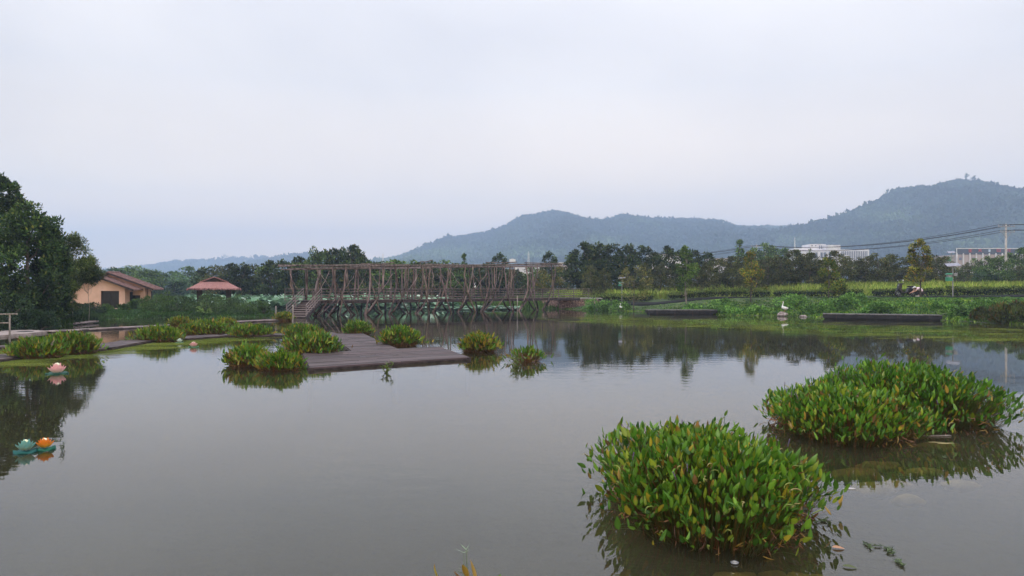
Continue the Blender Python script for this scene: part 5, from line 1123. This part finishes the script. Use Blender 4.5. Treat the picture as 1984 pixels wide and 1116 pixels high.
        link('withered_leaves', cloud_mesh('withered_leaves', [leaves(p4, u4, L4, L4 * .16, c4, shape, None, r, .6)], True), M['leaf_near'], e)
    rr2 = random.Random(seed)
    def perim(): i = rr2.randrange(ns); return tip[i], out[i] / max(ol[i][0], .05), rad[i]
    if spent:   # bent yellow green spent flower stalks
        for _ in range(min(spent, 95)):
            t_, o_, rd = perim(); mb = MB(); d = Vector((rr2.gauss(0, 1), rr2.gauss(0, 1), 0)).normalized() + Vector((o_[0], o_[1], 0)) * rd * 1.2; d.normalize(); L = ll * rr2.uniform(.6, 1.25)
            p = Vector(t_) + Vector((o_[0], o_[1], 0)) * .03 * rd; z0 = Vector((0, 0, 1)); k_ = rr2.uniform(.5, 1.4); pts = []
            for i in range(8):
                t = i / 7; an = 1.2 - k_ * 2.2 * t; pts.append(p.copy()); p = p + (d * math.cos(an) + z0 * math.sin(an)) * L / 6 + Vector((rr2.gauss(0, .006), rr2.gauss(0, .006), 0))
            cc = rr2.choice([(.30, .33, .07), (.24, .30, .06), (.34, .28, .10)]); mb.tube(pts, [stem_r * 1.5] * 5 + [stem_r * 1.3, stem_r * .7, stem_r * .4], 5, cc)
            mb.build('spent_flower_stalk', M['leaf_near'], e, smooth=True)
    for _ in range(spikes):
        t_, o_, rd = perim(); mb = MB(); x, y = t_[0], t_[1]; z = max(t_[2], H * .8); L = ll * rr2.uniform(.5, .8); dx = rr2.gauss(0, .02)
        mb.tube([(x, y, z - .1), (x + dx, y, z + .05)], stem_r, 4, (.06, .12, .02)); n = 7
        for i in range(n): zz_ = z + .05 + L * i / n; mb.blob((x + dx * (1 + i / n), y, zz_), (stem_r * 1.7, stem_r * 1.7, L / n * .62), seed=i, amp=.4, sub=1, c=(.15, .11, .20) if i > 2 else (.12, .09, .12))
        mb.build('flower_spike', M['leaf_near'], e)
    return e
CLW = (2.6, 5, 5, 2.4, .5, .10, .06)
hump = lambda x, y: 1 - .16 * np.abs(x) ** 2.2
clump(1.75, 6.72, .83, 1.22, .62, 3000, .094, 'largest pickerelweed clump in the foreground, dense bright green leaves', seed=1, spikes=14, spent=90, splay=.20, stem_r=.0036, dead=.10, w=CLW, hump=hump, low=.30)
clump(4.66, 10.45, .90, 1.15, .53, 1900, .105, 'second foreground pickerelweed clump, left half of the rear pair', seed=2, spikes=8, spent=44, splay=.20, w=(3, 5, 4, 2.2, .6, .2, .2), hump=hump)
clump(6.15, 11.7, 1.10, 1.55, .72, 2500, .105, 'tall dark green pickerelweed clump, right half of the rear pair', seed=3, spikes=12, spent=50, splay=.22, w=(4.5, 5.5, 3, .9, .2, .1, .1), hump=hump)
clump(-.12, 3.36, .17, .12, .70, 34, .10, 'small yellow tipped plant cut off by the bottom edge', seed=4, spikes=0, spent=0, w=(1.5, 2, 1, 1, 4, 2.5, 1), low=.0, splay=.15, fill=False, lw=.22)
CL = [  # px centre, waterline row of the near edge, half width px, top row, depth factor, label
    (774, 672, 33, 628, .8, 'round pickerelweed clump just right of the deck arm'), (693, 649, 23, 620, .8, 'small pickerelweed clump behind the deck arm, nearest the bridge'), (590, 656, 34, 627, .8, 'pickerelweed clump behind the big one, left of the deck arm'),
    (606, 690, 51, 641, .7, 'big bushy pickerelweed clump touching the left corner of the T deck'), (482, 711, 35, 667, .8, 'pickerelweed clump standing alone left of the deck with long reflections'), (541, 719, 37, 681, .6, 'ragged low pickerelweed clump between the lone clump and the deck corner'),
    (482, 654, 37, 626, .7, 'flat wide pickerelweed clump on the boardwalk edge left of the deck'), (396, 651, 44, 618, .6, 'broad yellow green pickerelweed clump right of the white lotus lantern'), (436, 640, 20, 613, .7, 'yellowish pickerelweed clump behind the broad one'),
    (350, 633, 19, 612, .7, 'smallest far pickerelweed clump by the thin boardwalk'), (307, 664, 40, 630, .6, 'round pickerelweed clump at the bend of the boardwalk'), (69, 696, 46, 650, .6, 'left half of the long pickerelweed clump near the left edge'),
    (133, 688, 49, 640, .6, 'right half of the long pickerelweed clump near the left edge'), (927, 683, 31, 643, .8, 'orange tipped pickerelweed clump off the right corner of the deck'), (1020, 701, 23, 671, .8, 'small sparse pickerelweed tuft far right of the deck'),
    (551, 622, 15, 603, .8, 'low reddish green tuft beside the bridge stairs')]
for i, (px, yb, hw, top, df, lab) in enumerate(CL):
    front = P(px, yb, 0); D = front[1]; rx = hw / F * D * .93; ry = rx * df; cyy = D + ry; cxx = (px - 992) / F * cyy; Hh = (CAM_H + (HZ - top) / F * cyy) / 1.13
    sparse = px in (1020,)
    ww = (2.3, 5, 5, 3, .5, .12, .1) if px > 500 and px not in (927,) else ((2.2, 4, 5, 4, .6, .12, .1) if px != 927 else (2, 3, 3, 3, 2.2, 1.5, .5))
    if px in (436, 350, 551): ww = (1.5, 3, 4, 4, 3, 1.4, .8)
    clump(cxx, cyy, rx, ry, Hh * .9, 200 if sparse else int(480 + 520 * rx * ry / 0.35 * .25 + hw * 9), .145 if not sparse else .14, lab, seed=20 + i, shape=QUAD if px in (436, 350, 551) else BLADE, w=ww, splay=.22 if not sparse else .5, stem_r=.008,
          dead=.25, low=.5, rust=.9, lw=.30, group='pickerelweed clumps in the pond', fill=not sparse)

# sprigs
def sprig(px, py, H, n, label, seed, lean=.25, ll=.06, col=(.05, .08, .03), up=0., leafw=.35, rs=.004):
    p_ = P(px, py, 0); e = empty('water_sprig', tuple(p_)); tag(e, label, 'water plant'); rr = random.Random(seed); mb = MB(); L = []; U = []
    for k in range(n):
        a = rr.random() * 6.283; le = rr.uniform(.1, 1) * lean; h = H * rr.uniform(.6, 1); pts = [(math.cos(a) * le * h * t + rr.gauss(0, .006), math.sin(a) * le * h * t + rr.gauss(0, .006), -.05 + (h + .05) * t - .0 * t * t) for t in np.linspace(0, 1, 6)]
        mb.tube(pts, [rs] * 4 + [rs * .7, rs * .4], 4, col)
        for i in range(1, 6):
            for s_ in range(2 if i < 5 else 3): L.append(pts[i]); U.append((rr.gauss(0, 1), rr.gauss(0, 1), .5 + up))
    mb.build('stems', M['leaf_near'], e); r = np.random.default_rng(seed); k = len(L)
    link('leaves', cloud_mesh('leaves', [leaves(np.array(L), np.array(U), ll * (.6 + .7 * r.random(k)), ll * leafw, np.array([col]) * (.8 + .8 * r.random((k, 1))), BLADE, None, r)]), M['leaf_near'], e)
def floating_sprig(px, py, L_, label, seed, n=2):
    p_ = P(px, py, 0); e = empty('floating_weed', tuple(p_)); tag(e, label, 'water weed'); rr = random.Random(seed); mb = MB(); Lp = []; U = []
    for k in range(n):
        a = rr.uniform(-2.2, -.9); x = y = 0; pts = []
        for i in range(9): pts.append((x, y, .008)); x += math.cos(a) * L_ / 8; y += math.sin(a) * L_ / 8; a += rr.gauss(0, .45)
        mb.tube(pts, .0035, 4, (.04, .06, .025))
        for p in pts[1:]:
            for _ in range(3): Lp.append((p[0], p[1], .01)); U.append((rr.gauss(0, 1), rr.gauss(0, 1), rr.uniform(0, .5)))
    mb.build('stem', M['leaf_near'], e); r = np.random.default_rng(seed); k = len(Lp)
    link('leaves', cloud_mesh('leaves', [leaves(np.array(Lp), np.array(U), .03, .008, np.array([(.09, .13, .05)]) * (.6 + .9 * r.random((k, 1))), BLADE, None, r)]), M['leaf_near'], e)
sprig(1540, 800, .38, 2, 'thin leafy sprig standing just left behind the rear clump pair', 1, lean=.2, ll=.055, leafw=.25)
sprig(1735, 770, .92, 5, 'tall thin branching sprig rising behind the rear clump pair', 2, lean=.3, ll=.06, leafw=.22)
sprig(748, 722, .24, 6, 'lone sprig with few leaves in the water in front of the deck', 3, lean=.9, ll=.10, col=(.09, .13, .02), leafw=.3, rs=.005)
sprig(1000, 712, .30, 4, 'spindly leafy stems beside the sparse tuft', 6, lean=1.2, ll=.13, col=(.08, .11, .02), leafw=.3, rs=.005)
sprig(905, 1250, .62, 2, 'pale feathery grass sprig behind the small yellow tipped plant', 7, lean=.12, ll=.05, col=(.16, .22, .12), leafw=.12)
sprig(122, 874, .14, 3, 'tiny sprig right of the orange lotus lantern', 8, lean=.3, ll=.03)
sprig(450, 700, .28, 5, 'dark stalks leaning left out of the lone clump', 9, lean=1.3, ll=.11, col=(.07, .075, .02), leafw=.28, rs=.005)
for i, (px, py, l_, lab) in enumerate([(1672, 1052, .16, 'floating weed strand right of the largest clump'), (1735, 1085, .14, 'floating weed strand near the bottom right, beside its neighbour'), (1718, 1062, .16, 'floating weed strand between its two neighbours at lower right'), (1830, 885, .10, 'pale floating weed tip below the rear clump pair'), (1600, 1005, .2, 'brown stalk floating off the right side of the largest clump')]):
    floating_sprig(px, py, l_, lab, 30 + i)
# stones under the shallow water
for i, (px, py, rx, ry, rz, z, lab) in enumerate([(1428, 1108, .20, .16, .10, -.16, 'big rounded stone under the water at the bottom edge, carrying a lamp disc'), (1558, 1102, .20, .13, .09, -.18, 'rounded stone under the water right of the lamp stone'), (1500, 1085, .12, .10, .06, -.18, 'smaller dim stone under the water behind the lamp stone'),
                                               (1700, 886, .26, .10, .07, -.15, 'long pale stone under the water below the rear clump pair'), (1660, 905, .30, .11, .08, -.14, 'longest stone under the water beside the largest clump'), (1690, 930, .24, .12, .08, -.15, 'flat stone under the water right of the largest clump'),
                                               (1735, 912, .20, .10, .06, -.2, 'dim stone under the water in the second row'), (1790, 892, .22, .10, .06, -.18, 'dim stone under the water farther right in the second row'), (1820, 858, .30, .10, .07, -.10, 'stone just under the water at the foot of the tall clump'), (1760, 935, .16, .10, .06, -.22, 'dimmest stone under the water right of the flat stone'), (1860, 905, .22, .12, .06, -.24, 'faint stone under the water below the tall clump')]):
    p_ = P(px, py, 0); mb = MB(); mb.blob((0, 0, z + rz * .55), (rx, ry, rz), seed=i * 1.7, amp=.3, sub=3); o_ = mb.build('submerged_stone', M['mossy'], smooth=True); o_.location = p_; tag(o_, lab, 'stone', 'stones under the shallow water')
p_ = P(1423, 1092, 0); mb = MB(); mb.lathe([(.028, 0), (.03, .008), (.022, .012)], 16); o_ = mb.build('lamp_disc', M['steel'], smooth=True); o_.location = (p_[0], p_[1], .004); tag(o_, 'small round underwater lamp disc on the big stone at the bottom edge', 'lamp')
mb = MB(); mb.lathe([(.015, .0121), (.012, .015)], 16); mb.build('lens', M['pole_conc'], o_)
p_ = P(1644, 947, 0); mb = MB(); mb.blob((0, 0, .003), (.07, .02, .007), seed=4, amp=.5, sub=2); o_ = mb.build('floating_scrap', M['pole_conc'], smooth=True); o_.location = p_; tag(o_, 'white scrap floating at the right side of the largest clump', 'litter')
p_ = P(1612, 1062, 0); mm_ = cloud_mesh('fallen_leaf', [leaves(np.array([[0, 0, .01]]), np.array([[1, -.3, .1]]), .09, .06, np.array([(.5, .25, .12)]), LEAF, np.array([[0, 1, 0.]]))], True); o_ = link('fallen_leaf', mm_, M['leaf_near']); o_.location = p_; tag(o_, 'pale orange fallen leaf on the water off the largest clump', 'leaf')
p_ = P(1632, 1098, 0); mm_ = cloud_mesh('fallen_leaf', [leaves(np.array([[0, 0, .01]]), np.array([[1, -.5, .1]]), .10, .045, np.array([(.08, .1, .02)]), LEAF, np.array([[0, 1, 0.]]))], True); o_ = link('fallen_leaf', mm_, M['leaf_near']); o_.location = p_; tag(o_, 'green brown fallen leaf on the water near the bottom edge', 'leaf')
p_ = P(1815, 846, 0); mb = MB(); mb.bar((-.2, 0, .01), (.2, .02, .012), .03, .012); o_ = mb.build('pale_stick', M['pale_bark']); o_.location = p_; tag(o_, 'pale flat stick in the water at the foot of the tall clump', 'stick')

# ------------------------------------------------------------------ floating lotus lanterns
def lantern(px, py, rad, cols, core, pad, label, seed=0, rows=((7, 1.0, .5), (6, .74, .75), (5, .5, 1.0))):
    p_ = P(px, py, 0); e = empty('lotus_lantern', tuple(p_)); tag(e, label, 'lantern', 'floating lotus lanterns'); r = np.random.default_rng(seed)
    n = 24; mb = MB(); V = [(0, 0, .012)] + [(math.cos(2 * math.pi * i / n) * rad * 1.12, math.sin(2 * math.pi * i / n) * rad * 1.12, .02 + .018 * math.sin(5 * 2 * math.pi * i / n + seed)) for i in range(n)] + [(math.cos(2 * math.pi * i / n) * rad * 1.1, math.sin(2 * math.pi * i / n) * rad * 1.1, -.01) for i in range(n)] + [(0, 0, -.01)]
    mb.add(V, [(0, 1 + i, 1 + (i + 1) % n) for i in range(n)] + [(1 + i, 1 + n + i, 1 + n + (i + 1) % n, 1 + (i + 1) % n) for i in range(n)] + [(2 * n + 1, 1 + n + (i + 1) % n, 1 + n + i) for i in range(n)], pad); mb.build('leaf_base', M['plain'], e, smooth=True)
    for ri, (k, rf, up) in enumerate(rows):
        for j in range(k):
            a = 2 * math.pi * (j + .5 * (ri % 2)) / k + r.normal() * .09; d = np.array([math.cos(a), math.sin(a), 0]); H = rad * .95 * (.6 + .22 * ri); W = rad * .46
            us = np.linspace(0, 1, 6); wv = [.45, .85, 1, .82, .45, .03]; V = []; C = []
            for u_, w_ in zip(us, wv):
                c = d * (rad * rf * (.38 + .62 * u_ * (1 - .25 * up * u_))) + np.array([0, 0, .03 + H * u_ ** (1.3)]); t_ = np.array([-d[1], d[0], 0.])
                for s_ in (-1, 0, 1): V.append(c + t_ * s_ * w_ * W - d * abs(s_) * w_ * W * .35 + np.array([0, 0, abs(s_) * .012])); m_ = u_; C.append(np.array(cols[0]) * (1 - m_) + np.array(cols[1]) * m_)
            q = [(i * 3 + s_, i * 3 + s_ + 1, i * 3 + 4 + s_, i * 3 + 3 + s_) for i in range(5) for s_ in (0, 1)]
            link('petal', raw_mesh('petal', np.array(V), quads=q, col=np.array(C), smooth=True), M['petal'], e)
    mb = MB(); mb.lathe([(rad * .12, 0), (rad * .26, rad * .3), (rad * .30, rad * .7), (rad * .22, rad * .98), (.002, rad * 1.08)], 14, at=(0, 0, .03), c=core); mb.build('candle_cup', M['plain'], e, smooth=True)
lantern(111, 724, .215, ((.86, .74, .58), (.84, .42, .45)), (.85, .85, .6), (.015, .08, .05), 'pink and cream lotus lantern floating near the left edge', 1)
lantern(50, 876, .118, ((.52, .54, .36), (.13, .40, .38)), (.85, .85, .55), (.01, .10, .09), 'teal lotus lantern floating left of the orange one', 2)
lantern(87, 871, .108, ((.75, .50, .03), (.80, .22, .03)), (.85, .88, .6), (.01, .11, .07), 'orange lotus lantern floating right of the teal one', 3)
lantern(375, 673, .155, ((.80, .62, .52), (.72, .35, .35)), (.8, .8, .6), (.05, .16, .08), 'pale pink lotus lantern in front of the broad clump', 4)
lantern(348, 664, .12, ((.75, .8, .75), (.6, .7, .62)), (.8, .8, .7), (.1, .2, .12), 'small white lotus lantern right of the clump at the boardwalk bend', 5)

# ------------------------------------------------------------------ birds
def skin_chain(name, mat, parent, joints, edges, sub=2):
    me = bpy.data.meshes.new(name); me.from_pydata([j[:3] for j in joints], edges, []); o_ = link(name, me, mat, parent)
    sm = o_.modifiers.new('skin', 'SKIN'); sl = me.skin_vertices[0].data if me.skin_vertices else None
    if sl is None:
        bpy.context.view_layer.objects.active = o_
        import bmesh as _b
        bm = _b.new(); bm.from_mesh(me); lay = bm.verts.layers.skin.verify()
        for v, j in zip(bm.verts, joints): v[lay].radius = (j[3], j[4] if len(j) > 4 else j[3]); v[lay].use_root = (v.index == 0)
        bm.to_mesh(me); bm.free()
    else:
        for v, j in zip(sl, joints): v.radius = (j[3], j[4] if len(j) > 4 else j[3])
        sl[0].use_root = True
    sm.use_smooth_shade = True
    ss = o_.modifiers.new('sub', 'SUBSURF'); ss.levels = sub; ss.render_levels = sub; return o_
def bird(name, px, py, D, s, label, curl=False, cat='goose', body=True, face=-1, rz=0):
    q = Q(px, py, D); e = empty(name, tuple(q), sc=(s * -face, s, s), rz=rz); tag(e, label, cat)
    if curl:  # slender, neck in an S, beak pointing left
        J = [(0, 0, .30, .095), (.17, 0, .26, .07), (.30, 0, .22, .02), (-.10, 0, .36, .06), (-.05, 0, .50, .034), (.04, 0, .62, .028), (.06, 0, .74, .028), (0, 0, .82, .03), (-.10, 0, .82, .034)]
    else:
        J = [(0, 0, .24, .12), (.16, 0, .20, .09), (.33, 0, .25, .02), (-.12, 0, .32, .09), (-.11, 0, .44, .042), (-.08, 0, .56, .032), (-.05, 0, .66, .030), (-.05, 0, .72, .036), (-.11, 0, .71, .03)]
    E = [(0, 1), (1, 2), (0, 3)] + [(i, i + 1) for i in range(3, 8)]
    skin_chain('body', M['bird_white'], e, J, E)
    mb = MB(); b = J[8]; mb.tube([(b[0] - .02, 0, b[2]), (b[0] - .10, 0, b[2] - .02)], [.018, .005], 6, (.6, .25, .05)); mb.build('beak', M['plain'], e)
    for sy in (-.045, .045):
        mb = MB(); mb.tube([(.03, sy, .2), (.04, sy, .1), (.02, sy, -.01)], [.016, .01, .01], 5, (.3, .14, .05)); mb.tube([(.02, sy, .0), (-.06, sy, -.005)], [.012, .006], 5, (.3, .14, .05)); mb.build('leg', M['plain'], e)
    for sy in (-1, 1):
        mb = MB(); mb.blob((.08, sy * .085, .26), (.19, .03, .085), seed=2, amp=.2, sub=2, c=(1, 1, 1)); mb.build('wing', M['bird_white'], e, smooth=True)
    return e
bird('goose', 1519, 603.5, 54.3, 1.0, 'white goose standing on the pinkish stone at the water edge')
bird('heron', 1202, 598.5, 64.6, .60, 'white heron figure with hooked neck in the grass of the right bank', True, 'heron')
bird('heron', 757, 563, 76, .72, 'white heron figure seen over the railing at the middle of the bridge', True, 'heron', face=1)
bird('heron', 920, 560, 86, .85, 'white heron figure seen over the railing right of the bridge middle', True, 'heron', face=1)
bird('heron', 548.5, 585, 80, .5, 'white heron figure among the lotus leaves left of the stairs', True, 'heron')
p_ = P(1516, 612.8, 0); mb = MB(); mb.blob((0, 0, .08), (.36, .3, .26), seed=3, amp=.35, sub=3); o_ = mb.build('shore_stone', M['rock'], smooth=False); o_.location = p_; tag(o_, 'pinkish stone at the water edge under the white goose', 'stone')
for px, py, rr_, lab in ((1556, 614, (.28, .2, .12), 'small reddish stone right of the goose stone'), (1543, 612.5, (.3, .2, .14), 'dark stone just right of the goose stone'), (1395, 608, (.3, .2, .16), 'pale stone at the right end of the shorter dock')):
    p_ = P(px, py, 0); mb = MB(); mb.blob((0, 0, .03), rr_, seed=px, amp=.35, sub=2); o_ = mb.build('shore_stone', M['rock']); o_.location = p_; tag(o_, lab, 'stone')

# ------------------------------------------------------------------ scooter and the crouching person on the path
qy = 59.0
for _ in range(30): qx = (1757 - 992) / F * qy; qy = .5 * qy + .5 * (float(path_y(qx)) + .5)
qz = gz(qx, qy + .3) + .06; k_ = (CAM_H + (HZ - 575.5) / F * qy)
e = empty('scooter', (qx, qy + .25, qz), rz=.1, sc=(1.08,) * 3); tag(e, 'black motor scooter parked on the bank path beside the crouching person', 'scooter')
def wheel(x):
    mb = MB(); R_, r_ = .21, .055; n, m_ = 20, 8
    vs = [(x + (R_ + r_ * math.cos(b)) * math.cos(a), r_ * math.sin(b), R_ + r_ + (R_ + r_ * math.cos(b)) * math.sin(a)) for a in [2 * math.pi * i / n for i in range(n)] for b in [2 * math.pi * j / m_ for j in range(m_)]]
    mb.add(vs, [(i * m_ + j, ((i + 1) % n) * m_ + j, ((i + 1) % n) * m_ + (j + 1) % m_, i * m_ + (j + 1) % m_) for i in range(n) for j in range(m_)]); w = mb.build('wheel', M['black_plastic'], e, smooth=True)
    mb = MB()
    for i in range(5): a = 2 * math.pi * i / 5; mb.bar((x, 0, R_ + r_), (x + R_ * math.cos(a), 0, R_ + r_ + R_ * math.sin(a)), .05, .03)
    mb.build('rim', M['steel'], w)
wheel(-.58); wheel(.62)
mb = MB(); mb.tube([(-.58, .0, .27), (-.42, 0, .62), (-.36, 0, .98)], [.04, .05, .035], 8); mb.build('fork', M['black_plastic'], e)
mb = MB(); prof = [(-.50, .98), (-.62, .62), (-.52, .50), (-.36, .30), (.10, .27), (.14, .33), (-.28, .38), (-.38, .60), (-.30, .98)]; mb.add([(x, -.15, z) for x, z in prof] + [(x, .15, z) for x, z in prof], [list(range(9)), list(range(17, 8, -1))] + [(i, 9 + i, 9 + (i + 1) % 9, (i + 1) % 9) for i in range(9)]); mb.build('front_shield', M['black_plastic'], e)
mb = MB(); prof = [(.10, .33), (.22, .68), (.80, .74), (.92, .62), (.78, .40), (.40, .30)]; mb.add([(x, -.13, z) for x, z in prof] + [(x, .13, z) for x, z in prof], [list(range(6)), list(range(11, 5, -1))] + [(i, 6 + i, 6 + (i + 1) % 6, (i + 1) % 6) for i in range(6)]); mb.build('rear_body', M['black_plastic'], e)
mb = MB(); mb.blob((.48, 0, .77), (.36, .15, .07), sub=2, amp=.1); mb.build('seat', M['cloth_dark'], e, smooth=True)
mb = MB(); mb.tube([(-.30, -.34, 1.02), (-.38, -.1, 1.0), (-.38, .1, 1.0), (-.30, .34, 1.02)], .022, 6); hb_ = mb.build('handlebar', M['black_plastic'], e)
for sy in (-.28, .28):
    mb = MB(); mb.tube([(-.34, sy, 1.02), (-.38, sy * 1.1, 1.2)], .01, 4); mb.blob((-.39, sy * 1.15, 1.24), (.03, .075, .05), amp=0, sub=2); mb.build('mirror', M['bird_white'] if sy < 0 else M['steel'], hb_)
mb = MB(); mb.blob((-.53, 0, .86), (.05, .08, .06), amp=0, sub=2); mb.build('headlight', M['steel'], e, smooth=True)
mb = MB(); mb.bar((-.80, 0, .5), (-.45, 0, .58), .10, .02); mb.build('mudguard', M['black_plastic'], e)
pe = empty('person', (qx + .80, qy - .30, qz), rz=0, sc=(1.12,) * 3); tag(pe, 'person in a pale pink shirt and white cap crouching over beside the black scooter', 'person')
# crouching, facing left: pelvis first (root)
J = [(.22, 0, .30, .13, .12), (.16, 0, .45, .13, .12), (.02, 0, .60, .14, .11), (-.14, 0, .64, .10, .08), (-.22, 0, .63, .05), (-.30, 0, .60, .075, .085), (-.36, 0, .55, .06),
     (-.12, -.17, .60, .05), (-.30, -.20, .44, .04), (-.52, -.18, .34, .028), (-.58, -.18, .32, .03, .015),
     (-.12, .17, .60, .05), (-.28, .22, .42, .04), (-.46, .16, .30, .028), (-.52, .15, .28, .03, .015),
     (.20, -.10, .28, .09), (-.14, -.16, .40, .07), (.08, -.14, .08, .045), (-.10, -.15, .035, .035),
     (.20, .10, .28, .09), (-.12, .16, .42, .07), (.10, .14, .08, .045), (-.08, .15, .035, .035)]
E = [(0, 1), (1, 2), (2, 3), (3, 4), (4, 5), (5, 6), (3, 7), (7, 8), (8, 9), (9, 10), (3, 11), (11, 12), (12, 13), (13, 14), (0, 15), (15, 16), (16, 17), (17, 18), (0, 19), (19, 20), (20, 21), (21, 22)]
for hand, sy in ((10, -.18), (14, .15)):
    hx_, hy_, hz_1 = J[hand][:3]
    for k, (dy, L) in enumerate(((-.026, .06), (-.009, .075), (.009, .07), (.026, .055))):
        J.append((hx_ - .03, hy_ + dy, hz_1 - .008, .009)); J.append((hx_ - .03 - L, hy_ + dy * 1.2, hz_1 - .035, .007)); E += [(hand, len(J) - 2), (len(J) - 2, len(J) - 1)]
    J.append((hx_ + .0, hy_ - .035, hz_1 - .03, .009)); E.append((hand, len(J) - 1))
skin_chain('body', M['skin'], pe, J, E)
SJ = [(.24, 0, .33, .15, .14), (.16, 0, .47, .155, .145), (.02, 0, .61, .165, .13), (-.12, 0, .645, .12, .10), (-.12, -.17, .605, .075), (-.25, -.195, .50, .065), (-.12, .17, .605, .075), (-.24, .21, .48, .065)]
skin_chain('shirt', M['shirt'], pe, SJ, [(0, 1), (1, 2), (2, 3), (3, 4), (4, 5), (3, 6), (6, 7)])
TJ = [(.25, 0, .27, .14, .13), (.20, -.10, .275, .105), (-.15, -.16, .405, .085), (.04, -.14, .14, .06), (.20, .10, .275, .105), (-.13, .16, .425, .085), (.06, .14, .14, .06)]
skin_chain('trousers', M['cloth_dark'], pe, TJ, [(0, 1), (1, 2), (2, 3), (0, 4), (4, 5), (5, 6)])
for sy in (-.15, .15): mb = MB(); mb.blob((-.03, sy, .04), (.14, .05, .045), amp=.05, sub=2, c=(.8, .8, .8)); mb.build('shoe', M['bird_white'], pe, smooth=True)
mb = MB(); mb.blob((-.275, 0, .645), (.10, .095, .085), amp=.1, sub=2); mb.build('hair', M['cloth_dark'], pe, smooth=True)
mb = MB(); mb.blob((-.29, 0, .685), (.105, .098, .065), amp=.03, sub=2); mb.bar((-.36, 0, .66), (-.47, 0, .62), .15, .015); mb.build('cap', M['bird_white'], pe, smooth=True)
